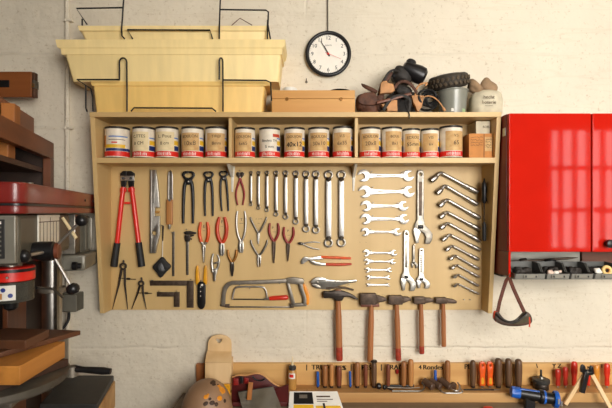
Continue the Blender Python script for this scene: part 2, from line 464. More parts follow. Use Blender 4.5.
def peg(px, py, L=.02, r=.0016):
    p = W(px, py, 0)
    part(board, 'peg', rod((p.x, .002, p.z), (p.x, -L, p.z + L * .12), [(0, r), (.9, r), (.92, r * 1.5), (1, r * 1.4)], 7), STEELD)

# ================================================================== CANS
def cyl_patch(c, r, a0, a1, z0, z1, n=14, th=.0004):
    """curved label: a0, a1 in degrees, 0 faces the room, positive to the right"""
    bm = bmesh.new(); rows = []
    for i in range(n + 1):
        a = radians(a0 + (a1 - a0) * i / n)
        rows.append([bm.verts.new((c.x + q * sin(a), c.y - q * cos(a), z)) for q, z in ((r, z0), (r + th, z0), (r + th, z1), (r, z1))])
    for A, B in zip(rows, rows[1:]):
        for j in range(4): bm.faces.new((A[j], B[j], B[(j + 1) % 4], A[(j + 1) % 4]))
    bm.faces.new(rows[0]); bm.faces.new(rows[-1][::-1])
    return from_bm(bm, True, 40)

def bend_text(s, size, c, r, z, a=0, tilt=0):
    me = text_w(s, size, .0005)
    bm = bmesh.new(); bm.from_mesh(me); bpy.data.meshes.remove(me)
    bmesh.ops.triangulate(bm, faces=bm.faces)
    for v in bm.verts:
        x, y, zz = v.co; zz += x * tilt
        an = x / r + radians(a); q = r + .0003 - y
        v.co = Vector((c.x + q * sin(an), c.y - q * cos(an), z + zz))
    return from_bm(bm, False, recalc=False)

CANLIST = [  # x0, x1, top y, paper, yaw of label, lines, red ink letters, what the label says
    (105.5, 129.4, 127.5, None, 0, [], 'white paint can without paper label, first from the left end of the shelf'),
    (133, 155, 127.5, 'c', -8, [('C.TTES', .013), ('8 CM', .014)], 'paint can with cream paper label, second from the left end of the shelf'),
    (156, 178.3, 127.3, 'c', 4, [('L. Pous', .014), ('8 cm', .014)], 'paint can with wide cream paper label, third from the left end of the shelf'),
    (181.6, 203.6, 127.5, 't', -2, [('BOULON', .012), ('10x8', .02)], 'paint can with tan paper label, fourth from the left end of the shelf'),
    (205.3, 227, 127.5, 't', 12, [('TIREF', .012), ('8mm', .014)], 'paint can with tan paper label just left of the first divider'),
    (234.8, 255.2, 128, 't', -4, [('GOUJON', .012), ('6x65', .014)], 'paint can with tan paper label just right of the first divider'),
    (259, 280.2, 128.2, 'w', 0, [('Boulets TH', .0115), ('5 mm', .013)], 'paint can without paper label, white band lettered in black, second from the first divider'),
    (284, 304.8, 128, 't', 0, [('GOUJON', .011), ('40x12', .0255)], 'paint can with tan paper label lettered 40x12 in bold black'),
    (308, 329.4, 128, 't', 0, [('BOULON', .012), ('30x10', .017)], 'paint can with tan paper label, just right of the can lettered 40x12'),
    (332.5, 353, 127, 't', -8, [('V.S', .012), ('6x35', .016)], 'paint can with tall tan paper label just left of the second divider'),
    (359.4, 380.6, 127.8, 't', -4, [('BOULON', .012), ('20x8', .018)], 'paint can with tan paper label just right of the second divider'),
    (381.4, 402, 127.6, 't', 8, [('BOUL', .011), ('8x1', .014)], 'paint can with tan paper label, second from the second divider'),
    (402.4, 420, 129, 't', 0, [('ECROU', .012), ('55mm', .016)], 'smaller paint can with tan paper label marked 55, middle of the right compartment'),
    (420.8, 438.8, 129, 't', -8, [('VIS', .012), ('6x', .013)], 'smaller paint can with blue stripe at its right, beside the tallest can'),
    (439.5, 462, 126.4, 't', 10, [('V.S', .011), ('65', .018)], 'tallest paint can, nearest the cardboard box, label marked 65'),
]
for i, (x0, x1, yt, paper, yaw, lines, label) in enumerate(CANLIST):
    wpx = x1 - x0
    dc = .085 if i != 14 else .09
    r = wpx / 2 * K(dc) * .985
    c = W((x0 + x1) / 2, 157.6, dc); zb = SH_T + .0002; h = (ZZ(yt, dc + r * .3) - zb)
    c.z = zb
    t = thing('paint_can', label, 'can', c, 'paint cans on the shelf')
    part(t, 'can_body', rod((c.x, c.y, zb), (c.x, c.y, zb + h), [(0, r), (.02, r * 1.01), (.035, r * .985), (.95, r * .985), (.965, r * 1.01), (.985, r * 1.02), (1, r * 1.0), (1.0, r * .9)], 28), TIN)
    part(t, 'lid', rod((c.x, c.y, zb + h - .006), (c.x, c.y, zb + h - .001), [(0, r * .88), (1, r * .88)], 24), STEELD, 'grey metal lid')
    R = r * .985
    wr = part(t, 'wrapper', cyl_patch(c, R, -105, 105, zb + h * .035, zb + h * .93, 30), CANW, 'white printed wrapper')
    part(wr, 'red_band', cyl_patch(c, R + .0004, -105, 105, zb + h * .06, zb + h * .215, 30), CANR)
    side = 62 + random.uniform(-3, 3)
    if i == 0:
        part(wr, 'blue_band', cyl_patch(c, R + .0004, -40, 100, zb + h * .225, zb + h * .31), CANB)
        part(wr, 'yellow_band', cyl_patch(c, R + .0004, -50, 60, zb + h * .32, zb + h * .43), CANY)
        part(wr, 'red_mark', cyl_patch(c, R + .0004, -5, 22, zb + h * .47, zb + h * .51), CANR)
        part(wr, 'rust_mark', cyl_patch(c, R + .0004, -75, -38, zb + h * .36, zb + h * .72), CARD)
        part(wr, 'sky_mark', cyl_patch(c, R + .0004, -20, 75, zb + h * .66, zb + h * .70), CANS)
        part(wr, 'grey_line', cyl_patch(c, R + .0004, -20, 60, zb + h * .57, zb + h * .59), GREY)
        continue
    part(wr, 'blue_mark', cyl_patch(c, R + .0004, side - 14, side + 30, zb + h * .24, zb + h * .39, 8), CANB)
    part(wr, 'yellow_mark', cyl_patch(c, R + .0004, side - 12, side + 30, zb + h * .42, zb + h * .56, 8), CANY)
    part(wr, 'sky_mark', cyl_patch(c, R + .0004, side - 12, side + 28, zb + h * .62, zb + h * .66, 8), CANS)
    # white letters on the red band
    ms = []
    a = -38.0
    while a < 34:
        w_ = random.uniform(4, 7); ms.append(cyl_patch(c, R + .0008, a, a + w_ * .45, zb + h * random.uniform(.085, .1), zb + h * random.uniform(.16, .195), 2)); a += w_ + 1.5
    part(wr, 'band_lettering', join(*ms), WHITE)
    if paper == 'w':
        part(wr, 'lettering', join(*[bend_text(s, z_ * 1.25, c, R + .0012, zb + h * (.56 - .2 * q), 4) for q, (s, z_) in enumerate(lines)]), INK)
        part(wr, 'rust_mark', cyl_patch(c, R + .0004, 22, 70, zb + h * .68, zb + h * .78), ORGR)
    else:
        lab = part(t, 'paper_label', cyl_patch(c, R + .0009, yaw - 54 - (6 if paper == 'c' else 0), yaw + 50, zb + h * random.uniform(.2, .25), zb + h * random.uniform(.78, .85), 16), PAPERT if paper == 't' else PAPERC)
        bold = i == 7
        part(lab, 'lettering', join(*[bend_text(s, z_ * 1.4, c, R + .0016, zb + h * (.68 - (.22 if not bold else .25) * q), yaw, .03) for q, (s, z_) in enumerate(lines)][:1]), INKG)
        b_ = bend_text(lines[1][0], lines[1][1] * (1.35 if i != 7 else 1.1), c, R + .0017, zb + h * (.46 if not bold else .43), yaw, .05)
        part(lab, 'lettering', b_ if not bold else join(b_, bend_text(lines[1][0], lines[1][1] * 1.1, c, R + .0017, zb + h * .435, yaw + 1.2, .05)), INK if bold or i in (4, 14, 12) else INKG)

# cardboard box and carton in the right end of the shelf
d = .11
c = W(482.5, 157.6, d); zb = SH_T + .0002
t = thing('cardboard_box', 'orange brown cardboard box with scribbled front, right end of the can shelf', 'box', (c.x, -.07, zb))
xa, xb = XX(469, .12), XX(497, .12) - .002
zt = ZZ(133.5, .12)
part(t, 'box_body', bx(xa, min(xb, BX1 - .02), -.12, -.02, zb, zt, .001), CARD)
xm = XX(484, .12)
part(t, 'flap_edge', bx(xm - .001, xm + .001, -.1212, -.1199, zb + .003, zt - .002), INKG)
part(t, 'front_label', bx(xm + .004, min(xm + .045, BX1 - .022), -.1208, -.1199, zb + .03, zb + .09), PAPERT)
def scribble(x0, x1, z0, z1, y, n, seed, r=.0007):
    rr = random.Random(seed); ms = []
    for k_ in range(n):
        z = z0 + (z1 - z0) * (k_ + .5) / n
        pts = [(x0 + (x1 - x0) * j / 14, y, z + rr.uniform(-1, 1) * (z1 - z0) / n * .36) for j in range(15)]
        ms.append(tube_w(pts, r, 5))
    return join(*ms)
part(t, 'scribble', join(scribble(xa + .008, xm - .006, zb + .05, zt - .012, -.1203, 4, 3), scribble(xm + .006, BX1 - .024, zb + .04, zt - .02, -.121, 4, 5)), INK)
c2 = thing('white_carton', 'off white carton lying on the cardboard box in the can shelf', 'box', (XX(484, .1), -.06, zt))
part(c2, 'carton_body', bx(XX(476, .1), BX1 - .021, -.1, -.01, zt + .0005, ZZ(121, .1), .0015), CLOTH)
me = text_w('BOIS', .014); me.transform(Matrix.Translation((XX(486, .1), -.1006, ZZ(127, .1))))
part(c2, 'lettering', me, INKG)

# ================================================================== TOOLS ON THE BOARD
def mid(px, py, d=.01): return W(px, py, d)

# ---- bolt cutter
t = thing('bolt_cutter', 'large bolt cutter with red tube handles and black grips, upper left of the board', 'bolt cutter', mid(127, 266))
part(t, 'jaw', flat([(120.8, 176), (120.5, 173.5), (123.5, 171), (126.8, 171), (127, 177), (121, 177)], .006, .014, .002), BLACK)
part(t, 'jaw', flat([(134.5, 176), (134.8, 173.5), (131.5, 171), (127.4, 171), (127.2, 177), (134, 177)], .006, .014, .002), BLACK)
part(t, 'jaw_arm', flat([(121, 180), (126.6, 180), (126.4, 184), (125.4, 188), (121.8, 188)], .006, .012, .002), BLACK)
part(t, 'jaw_arm', flat([(134.3, 180), (128, 180), (128.6, 184), (129.4, 188), (133.6, 188)], .006, .012, .002), BLACK)
pl = part(t, 'link_plate', flat([(120.6, 175.8), (134, 175.8), (134.4, 180.8), (120.4, 180.8)], .019, .004, .001), STEEL, 'bright steel link plate')
for x in (123.2, 130.8):
    part(pl, 'bolt', rod(W(x, 178.3, .023), W(x, 178.3, .028), [(0, .006), (.8, .006), (1, .004)], 12), BLACK)
for (a, b, c_) in (((123.4, 187), (117.2, 243), (114, 266.5)), ((131.6, 187), (138.6, 242.5), (141.8, 266.5))):
    part(t, 'handle_tube', tube([(*a, .017), (a[0] * .75 + b[0] * .25, 200, .017), (*b, .017)], [2.1, 2.35, 2.35], 12), REDP)
    part(t, 'grip', tube([(*b, .018), (b[0] * .5 + c_[0] * .5, 254, .018), (*c_, .018)], [3.2, 3.3, 3.5], 12), RUBBER)
    part(t, 'clevis', flat([(a[0] - 3.0, 188), (a[0] + 3.0, 188), (a[0] + 3, 192), (a[0] - 3, 192)], .008, .014, .002), REDP)
part(t, 'stop', flat([(124.4, 202), (130.4, 202), (130.4, 204), (124.4, 204)], .012, .006, .001), REDP)
peg(127.3, 185)

# ---- spirit level with cut outs
t = thing('spirit_level', 'worn aluminium spirit level with notch and round hole, beside the bolt cutter', 'spirit level', mid(154, 253))
out = [(150.6, 170), (156.2, 170), (157.6, 178), (159.6, 200), (160, 207.6), (155.4, 207.6), (155.2, 216), (160, 216), (160, 234), (158.6, 240), (157.2, 246), (156, 253), (150.2, 253)]
part(t, 'frame', flat([out, ngon(154.7, 233, 2.4, 14)], .003, .016, .0015), STEELM)
part(t, 'rail', flat([(150.3, 170.5), (151.8, 170.5), (151.7, 252.6), (150, 252.6)], .019, .002, .0006), STEEL)
part(t, 'slot', flat([(152.6, 186), (153.8, 186), (153.8, 203), (152.6, 203)], .0188, .001, .0003), STEELD)
part(t, 'vial', tube([(155.6, 212, .012), (159.6, 212, .012)], 1.2, 10), GLUE)
peg(153.4, 172.5)

# ---- pull out knife / marking tool with wooden handle
t = thing('spokeshave_knife', 'slim two pronged steel tool with a brown wooden handle, beside the spirit level', 'knife', mid(169.4, 228))
part(t, 'prong', flat([(167.6, 200), (167.7, 175), (168.4, 172), (169.2, 172), (169, 200)], .005, .004, .001), STEEL)
part(t, 'prong', flat([(173, 200), (172.9, 175), (172.3, 172), (171.4, 172), (171.6, 200)], .005, .004, .001), STEEL)
part(t, 'blade', flat([(168.4, 171.6), (172.2, 171.6), (172.4, 200), (168.4, 200)], .0035, .003, .0006), STEELD)
part(t, 'tip', tube([(170, 171.4, .007), (170.6, 171.4, .007)], 1.3, 8), IRON)
part(t, 'handle', flat([(166.7, 199.6), (173, 199.6), (172.6, 224.6), (166.4, 224.6)], .003, .014, .003), HWL, 'brown wooden handle')
part(t, 'rivet', rod(W(169.6, 200.2, .0165), W(169.6, 200.2, .02), [(0, .006), (1, .005)], 12), BLACK)
part(t, 'ferrule', tube([(169.6, 224.4, .01), (169.6, 227, .01), (169.4, 229.2, .01)], [1.6, 1.5, .8], 10), STEEL)
peg(170.2, 174)

# ---- black diamond on a cord
t = thing('hanging_pad', 'black rounded square pad hanging cornerwise from a thin cord', 'pad', mid(162, 278))
part(t, 'pad_body', flat(catmull([(162.4, 256.8), (166.6, 261.2), (171, 266.4), (166, 272.4), (160.8, 277.6), (156.6, 272.4), (152.8, 267), (157, 261.8)], 3), .004, .016, .004), RUBBER)
part(t, 'disc', rod(W(162, 267.2, .0195), W(162, 267.2, .022), [(0, .02), (.8, .02), (1, .018)], 20), BLACK)
part(t, 'cord', tube([(162.6, 228, .006), (162.7, 240, .006), (162.4, 257.5, .012)], .42, 6), WHITEP, 'pale cord')
part(t, 'hook', tube([(163.2, 226, .006), (163, 230, .006), (162.7, 241, .006)], [.9, .85, .5], 7), IRON)
peg(163, 227)

# ---- thin steel rule
t = solo('steel_rule', flat([(172.3, 231.6), (174.7, 231.6), (174.5, 276.2), (172.1, 276.2)], .002, .0016, .0004), STEELD, 'narrow grey steel rule hanging right of the black pad', 'ruler')
peg(173.4, 233)

# ---- vernier caliper
t = thing('vernier_caliper', 'dark vernier caliper with its jaws at the top, hanging below the largest pincers', 'caliper', mid(187.5, 275))
part(t, 'beam', flat([(186, 233), (188.9, 233), (188.6, 275), (186.3, 275)], .003, .005, .001), STEELD)
part(t, 'fixed_jaw', flat([(183.4, 232.8), (186, 231), (190, 230.8), (196.4, 232.3), (196, 233.8), (191, 234.8), (185.4, 234.6)], .004, .006, .001), IRON)
part(t, 'slider', flat([(184.8, 235.2), (190.2, 235.2), (190.6, 238.4), (189.6, 241.6), (185.4, 241.6), (184.6, 238)], .003, .009, .0015), IRON)
part(t, 'sliding_jaw', flat([(190, 235.2), (194.4, 234.6), (193.8, 236), (190, 237.2)], .004, .006, .001), IRON)
part(t, 'lock_screw', rod(W(190.8, 239, .008), W(192, 239, .008), [(0, .0035), (1, .0035)], 8), IRON)
peg(187.4, 229.8)

# ---- carpenter's pincers
def pincers(cx, yt, w, yb, legs, label):
    t = thing('pincers', label, 'pincers', mid(cx, yb), 'black pincers')
    h = w * .82; hw = w / 2; cy = yt + h * .42
    for s in (-1, 1):
        q = lambda x, y: (cx + s * x, yt + y)
        o = [q(.05, .15), q(hw * .45, .0), q(hw * .78, h * .07), q(hw * 1.0, h * .26), q(hw * 1.0, h * .42), q(hw * .78, h * .66), q(hw * .42, h * .96), q(.05, h * 1.05),
             q(.05, h * .64), q(hw * .38, h * .58), q(hw * .6, h * .42), q(hw * .48, h * .25), q(hw * .25, h * .2), q(.05, h * .19)]
        part(t, 'jaw', flat(o, .004, .013, .003), BLACK)
        x1 = legs[0 if s < 0 else 1]
        a = (cx + s * hw * .3, yt + h * .95); lw = w * .115
        xm = cx + s * hw * .62
        part(t, 'handle', tube([(a[0], a[1] - 1, .011), (xm, yt + h * 1.5, .011), ((xm * .6 + x1 * .4) + s * .5, (yt + h * 1.5) * .5 + yb * .5, .011), (x1, yb, .011)],
                               [lw * 1.25, lw * 1.15, lw, lw * .8], 9, smooth_n=4), BLACK)
    part(t, 'boss', flat(ngon(cx, yt + h * 1.0, w * .24, 16), .005, .014, .003), BLACK)
    part(t, 'rivet', rod(W(cx, yt + h, .0185), W(cx, yt + h, .021), [(0, .0035), (1, .0028)], 10), STEELD, 'bright rivet')
    peg(cx, yt + h * .3)
pincers(188.5, 171, 13, 223.4, (183.4, 193), 'largest black carpenter pincers with round open jaws, first of three')
pincers(208.6, 171.2, 10.6, 216, (205.3, 212.9), 'middle sized black carpenter pincers with long thin handles')
pincers(223.6, 170.8, 9.2, 211, (222, 228.4), 'smallest black carpenter pincers, just left of the first shelf bracket')

# ---- red end cutters
t = thing('end_cutter', 'dark red handled end cutting pliers with black jaws, beside the first shelf bracket', 'pliers', mid(240.2, 205))
for s in (-1, 1):
    q = lambda x, y: (240.2 + s * x, y)
    part(t, 'jaw', flat([q(.1, 172.6), q(2.6, 172), q(4.2, 173.6), q(3.6, 175.6), q(1.4, 178), q(.1, 178)], .004, .01, .002), IRON)
    part(t, 'handle', tube([(240.2 - s * .6, 176, .01), (240.2 + s * .8, 181, .01), (240.2 + s * 3.4, 189, .01), (240.2 + s * 4.1, 196, .01), (240.2 + s * 2.5, 205, .01)], [.9, 1.15, 1.0, .95, .8], 9, smooth_n=4), REDH)
part(t, 'rivet', rod(W(240.2, 177.4, .0135), W(240.2, 177.4, .017), [(0, .004), (1, .003)], 10), STEELD)
peg(240.2, 171.2)

# ---- ring spanners
def ring_loop(cx, cy, ro, hexr, n=24): return [ngon(cx, cy, ro, n), ngon(cx, cy, hexr, 12)]
RS = [(251, 171, 206, 3.0, 1.15), (258.6, 171, 209.6, 3.3, 1.2), (267, 170.6, 212, 3.8, 1.35), (276.2, 170.5, 216.6, 4.4, 1.5), (285.7, 170.3, 219.6, 5.0, 1.65),
      (296, 170.4, 224.6, 5.6, 1.85), (306.2, 170.4, 232.6, 6.6, 2.0), (316, 170.4, 233.8, 6.8, 2.05), (328.6, 170.2, 247.6, 8.2, 2.7), (341.4, 170.2, 247.2, 8.2, 2.6)]
RSL = ['shortest double ring spanner, first of the row beside the red end cutters', 'second shortest double ring spanner of the row', 'third shortest double ring spanner of the row',
       'double ring spanner, fourth of the row counted from the shortest', 'double ring spanner, fifth of the row counted from the shortest', 'double ring spanner, sixth of the row counted from the shortest',
       'double ring spanner ending above the small bare snips', 'slightly longer double ring spanner, third from the long end of the row', 'long thick double ring spanner, second from the end of the row', 'long thick double ring spanner, last of the row beside the second shelf bracket']
for (cx, yt, yb, rw, sw), lab in zip(RS, RSL):
    t = thing('ring_spanner', lab, 'spanner', mid(cx, yb), 'ring spanners in the row')
    rw *= 1.14; ro = rw / 2
    for y, s in ((yt + ro, 1), (yb - ro, -1)):
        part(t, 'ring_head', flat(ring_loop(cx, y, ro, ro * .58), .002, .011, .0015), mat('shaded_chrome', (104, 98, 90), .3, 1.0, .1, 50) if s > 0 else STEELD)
    y1, y2 = yt + rw * .95, yb - rw * .95
    k_ = sw
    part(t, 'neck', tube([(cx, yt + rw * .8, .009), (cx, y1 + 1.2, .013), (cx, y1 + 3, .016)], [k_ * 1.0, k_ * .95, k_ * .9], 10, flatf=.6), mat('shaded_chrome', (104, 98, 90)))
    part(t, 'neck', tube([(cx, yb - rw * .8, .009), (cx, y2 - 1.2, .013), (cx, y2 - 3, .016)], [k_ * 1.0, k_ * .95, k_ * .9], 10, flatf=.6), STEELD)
    part(t, 'shank', flat([(cx - k_, y1 + 1.5), (cx + k_, y1 + 1.5), (cx + k_, y2 - 1.5), (cx - k_, y2 - 1.5)], .013, .007, .002), STEEL)
    peg(cx, yt + ro * .62, .022)

# ---- open ended spanners (shank across, jaws at both ends)
def jaw_pts(cx, cy, R, phi, w, psi, half):
    out = []
    a0, a1 = psi + half, psi + 2 * pi - half
    while phi < a0: phi += 2 * pi
    sa = math.asin(min(.98, w / R))
    n = 22; ins = False
    for i in range(n + 1):
        a = a0 + (a1 - a0) * i / n
        if phi - sa < a < phi + sa:
            if not ins:
                ins = True
                for (u, v) in ((R * cos(sa), -w), (R * .12, -w), (-R * .12, -w * .62), (-R * .12, w * .62), (R * .12, w), (R * cos(sa), w)):
                    out.append((cx + u * cos(phi) - v * sin(phi), cy + u * sin(phi) + v * cos(phi)))
            continue
        out.append((cx + R * cos(a), cy + R * sin(a)))
    return out
OS = [(358, 413.6, 175.6, 12.4, 0), (359, 414.2, 191.6, 12.6, 1), (361, 408, 206, 11, 0), (360.6, 408.6, 219, 11, 0), (361.2, 401, 232, 8.6, 0),
      (363, 397, 253, 7, 0), (364, 395.6, 261.6, 6.2, 0), (365, 392, 270, 5.2, 0), (366, 390.6, 277.6, 4.6, 0), (366, 390, 285, 3.2, 0)]
OSL = ['largest open ended spanner, topmost of the column right of the second shelf bracket', 'open ended spanner, second from the top of the column, with a tapering shank', 'open ended spanner, third from the top of the column',
       'open ended spanner, fourth from the top of the column', 'open ended spanner just above the gap in the column', 'open ended spanner just below the gap in the column',
       'small open ended spanner, second below the gap', 'small open ended spanner, third from the bottom of the column', 'small open ended spanner, second from the bottom of the column', 'tiniest open ended spanner, lowest of the column above the hammers']
for (x0, x1, cy, h, tp), lab in zip(OS, OSL):
    t = thing('open_spanner', lab, 'spanner', mid((x0 + x1) / 2, cy + h / 2), 'open ended spanners in the column')
    R0 = h / 2; R1 = h / 2 * .93
    tilt = radians(22)
    c0, c1 = (x0 + R0 * .92, cy), (x1 - R1 * .92, cy)
    part(t, 'jaw', flat(jaw_pts(*c0, R0, pi - tilt, R0 * .45, 0, .42), .0035, .008, .0012), STEEL)
    part(t, 'jaw', flat(jaw_pts(*c1, R1, -tilt, R1 * .45, pi, .42), .0035, .008, .0012), STEEL)
    s = max(h * .115, .75)
    a, b = c0[0] + R0 * .8, c1[0] - R1 * .8
    w0 = s * (1.7 if tp else 1.35)
    o = [(a, cy - w0 * 1.5), (a + h * .5, cy - w0), (b - h * .5, cy - s), (b, cy - s * 1.7), (b, cy + s * 1.7), (b - h * .5, cy + s), (a + h * .5, cy + w0), (a, cy + w0 * 1.5)]
    part(t, 'shank', flat(o, .0045, .006, .001), STEEL)
    if h > 6:
        part(t, 'groove', flat([(a + h * .6, cy - s * .45), (b - h * .6, cy - s * .45), (b - h * .6, cy + s * .45), (a + h * .6, cy + s * .45)], .0104, .0006, .0002), STEELD)
    peg(c0[0] + R0 * 1.2, cy - w0 * 1.5 - .4); peg(c1[0] - R1 * 1.2, cy - s * 1.7 - .4)

# ---- adjustable spanners
def adjustable(x, y, sx, sy, m, label, mj=None, scale_marks=False, hole=True):
    """drawn for a 75 px long spanner hanging handle up; (x, y) top middle"""
    q = lambda pts: [(x + a * sx, y + b * sy) for a, b in pts]
    t = thing('adjustable_spanner', label, 'spanner', mid(x, y + 74 * sy), 'adjustable spanners')
    o = q([(-3.4, 4), (-2.4, .8), (0, 0), (2.4, .8), (3.4, 4), (3.2, 48), (4, 55), (8.6, 59.5), (12, 64.5), (11.6, 70), (9, 74.4), (4.2, 74), (5.2, 67.5), (3.4, 63.6), (0, 61.6), (-5, 60), (-6.6, 56), (-3.6, 50)])
    loops = [o]
    if hole: loops.append([(x + a * sx, y + b * sy) for a, b in ngon(0, 4.6, 1.7, 12)])
    part(t, 'handle', flat(loops, .004, .012 * min(1, sx + .2), .002), m)
    part(t, 'handle_inlay', flat(q([(-1.7, 12), (1.7, 12), (1.5, 46), (-1.5, 46)]), .004 + .012 * min(1, sx + .2), .0006, .0002), (IRONB if sx > .9 else STEELD) if not scale_marks else WHITEP)
    part(t, 'sliding_jaw', flat(q([(-6.6, 57.6), (-1, 60.2), (.4, 62.4), (-1.4, 67), (-1.8, 73), (-4.8, 74), (-6, 68), (-7.4, 62)]), .005, .0115 * min(1, sx + .2), .002), mj or m)
    p0, p1 = W(x - 2.4 * sx, y + 57.2 * sy, .014), W(x + 2.6 * sx, y + 57.2 * sy, .014)
    part(t, 'thumb_screw', rod(p0, p1, [(0, .007 * sx), (.1, .0095 * sx), (.3, .008 * sx), (.5, .0095 * sx), (.7, .008 * sx), (.9, .0095 * sx), (1, .007 * sx)], 12), BLACK, 'dark thumb screw')
    if scale_marks:
        part(t, 'scale_mark', join(*[flat(q([(-1.6, b), (.4, b), (.4, b + 1.2), (-1.6, b + 1.2)]), .004 + .0132 * min(1, sx + .2), .0005, 0) for b in range(14, 46, 4)]), INK)
    peg(x, y + 3.4 * sy)
adjustable(420.4, 169.6, 1.0, 1.0, STEELD, 'largest adjustable spanner, dull steel with wide jaws, right of the open spanners', STEELM)
adjustable(406.3, 230, .8, .82, STEELM, 'medium adjustable spanner with black thumb screw, below and left of the largest one')
adjustable(421.4, 248, .72, .545, STEEL, 'small adjustable spanner with black marks on its pale handle', None, True)
adjustable(413.8, 245, .37, .31, STEELD, 'tiny adjustable spanner between the medium and the marked small one', None, False, False)

# ---- angled socket spanners
PS = [((432.6, 179.6), (441, 172.6), (478, 192.4), 1.0), ((438.4, 192.2), (445.4, 185.6), (477.6, 204.6), .95), ((440.6, 205), (447, 199.6), (480, 218.2), .95), ((441.2, 216.6), (447, 212), (480, 229.6), .88),
      ((441.8, 227.4), (447.8, 223), (480.6, 241), .84), ((443.6, 239.2), (450, 234.6), (480.4, 250.2), .8), ((447.2, 249.4), (452.2, 245.6), (479, 259.6), .72), ((450.8, 258.8), (455.2, 255.4), (479, 269), .66),
      ((452.4, 268), (456.8, 264.8), (479.4, 277.2), .6), ((454.4, 277), (458.2, 274.4), (478.6, 286), .55), ((454.6, 286), (457.8, 283.6), (479, 294), .5)]
PSL = ['largest angled socket spanner, topmost of the slanting row', 'angled socket spanner, second from the top of the slanting row', 'angled socket spanner, third from the top of the slanting row', 'angled socket spanner, fourth from the top of the slanting row',
       'angled socket spanner, fifth from the top of the slanting row', 'angled socket spanner in the exact middle of the slanting row', 'angled socket spanner, fifth from the bottom of the slanting row', 'angled socket spanner, fourth from the bottom of the slanting row',
       'angled socket spanner, third from the bottom of the slanting row', 'angled socket spanner, second from the bottom of the slanting row', 'smallest angled socket spanner, lowest of the slanting row']
for (a, b, e, s), lab in zip(PS, PSL):
    t = thing('socket_spanner', lab, 'spanner', mid(*e), 'angled socket spanners in the slanting row')
    db, da = .0145, .02
    s *= 1.3
    a = (a[0] + (a[0] - b[0]) * .14, a[1] + (a[1] - b[1]) * .14)
    L = lambda f: (b[0] + (e[0] - b[0]) * f, b[1] + (e[1] - b[1]) * f, db)
    bend = [(a[0] + (b[0] - a[0]) * .55, a[1] + (b[1] - a[1]) * .55, .021), (b[0] - 1.2 * s, b[1] + .6 * s, db + .004), L(.04), L(.10), L(.66)]
    part(t, 'shank', tube(bend, [1.5 * s, 1.45 * s, 1.45 * s, 1.4 * s, 1.4 * s], 10, smooth_n=3), CHROME)
    hd = part(t, 'socket', tube([(a[0] + (b[0] - a[0]) * .55, a[1] + (b[1] - a[1]) * .55, .020), (a[0] + (b[0] - a[0]) * .4, a[1] + (b[1] - a[1]) * .4, .023), (*a, da)], [1.7 * s, 2.3 * s, 2.4 * s], 12), CHROME)
    p0 = W(*a, da); dirv = (W(*a, da) - W(*b, db)).normalized()
    part(hd, 'socket_mouth', rod(p0, p0 + dirv * .0012, [(0, 1.75 * s * K(da)), (1, 1.7 * s * K(da))], 12), BLACK)
    part(t, 'end_socket', tube([L(.62), L(.66), L(.74), L(.76), L(.79), L(.97), L(1)], [1.4 * s, 1.85 * s, 1.85 * s, 1.65 * s, 1.9 * s, 1.9 * s, 1.6 * s], 12), CHROME)
    peg(b[0] + 1.5, b[1] + 2.4, .008); peg(*[L(.55)[0], L(.55)[1] + 1.9], .008)
for x in (463.6, 469.4): peg(x, 299.6, .012)

# ---- tool hanging on the inner face of the right side panel
xw = BX1 - .018
def side(py, d): return Vector((xw - .012, -d, ZC - (py - HY) * K(d)))
t = thing('hanging_switch_cord', 'thin black tool with a bulky head, hanging inside the right side panel of the cabinet', 'tool', side(240, .05))
part(t, 'loop', tube_w([side(181, .055), side(178.5, .06), side(181, .066)], .0025, 7, smooth_n=4), BLACK)
part(t, 'head', rod(side(181, .06), side(203, .06), [(0, .005), (.12, .010), (.35, .011), (.6, .009), (.9, .011), (1, .006)], 12), BLACK)
part(t, 'rod', rod(side(203, .06), side(223, .06), [(0, .0022), (1, .0022)], 8), IRON)
part(t, 'grip', rod(side(222, .06), side(241, .06), [(0, .005), (.1, .0085), (.9, .0085), (1, .006)], 12), RUBBER)

# ---- pliers in all sorts
def pliers(name, cx, cy, ang, L_handle, L_nose, handle, nose_w, hr, hm, nm, label, group=None, d=.01, tip_gap=0, pivot_r=1.6, bare=None, cat='pliers', bulb=None):
    """cx, cy pivot; axis: nose points along ang (degrees, 90 = down). handle: list of (along, half width) going back from the pivot"""
    hr *= 1.3
    a = radians(ang); u = (cos(a), sin(a)); v = (-sin(a), cos(a))
    q = lambda s, w_: (cx + u[0] * s + v[0] * w_, cy + u[1] * s + v[1] * w_)
    t = thing(name, label, cat, mid(*q(L_nose, 0)), group)
    for s in (-1, 1):
        pts = [q(-.2 * pivot_r, -s * pivot_r * .35)] + [q(-l, s * w_) for l, w_ in handle]
        rr = [hr * .9] + [hr * (1 if i < len(handle) - 1 else .72) for i in range(len(handle))]
        if bare:   # uncoated start of the handle
            k_ = bare
            part(t, 'tang', tube([(*p, d) for p in pts[:k_ + 1]], [hr * .85] * (k_ + 1), 8, smooth_n=4), nm)
            part(t, 'handle', tube([(*p, d) for p in pts[k_:]], rr[k_:], 9, smooth_n=4), hm)
        else:
            part(t, 'handle', tube([(*p, d) for p in pts], rr, 9, smooth_n=4), hm)
        o = [q(-pivot_r * .8, s * .05)] + [q(l, s * w_) for l, w_ in nose_w] + [q(nose_w[-1][0], s * (.06 + tip_gap)), q(pivot_r * 1.2, s * (.06 + tip_gap * .6))]
        part(t, 'jaw', flat(o, d - .005, .010, .0012), nm)
    part(t, 'pivot', rod(W(cx, cy, d + .004), W(cx, cy, d + .008), [(0, pivot_r * .6 * K(d)), (.7, pivot_r * .6 * K(d)), (1, pivot_r * .4 * K(d))], 12), nm if nm is not IRON else STEELD)
    return t, q
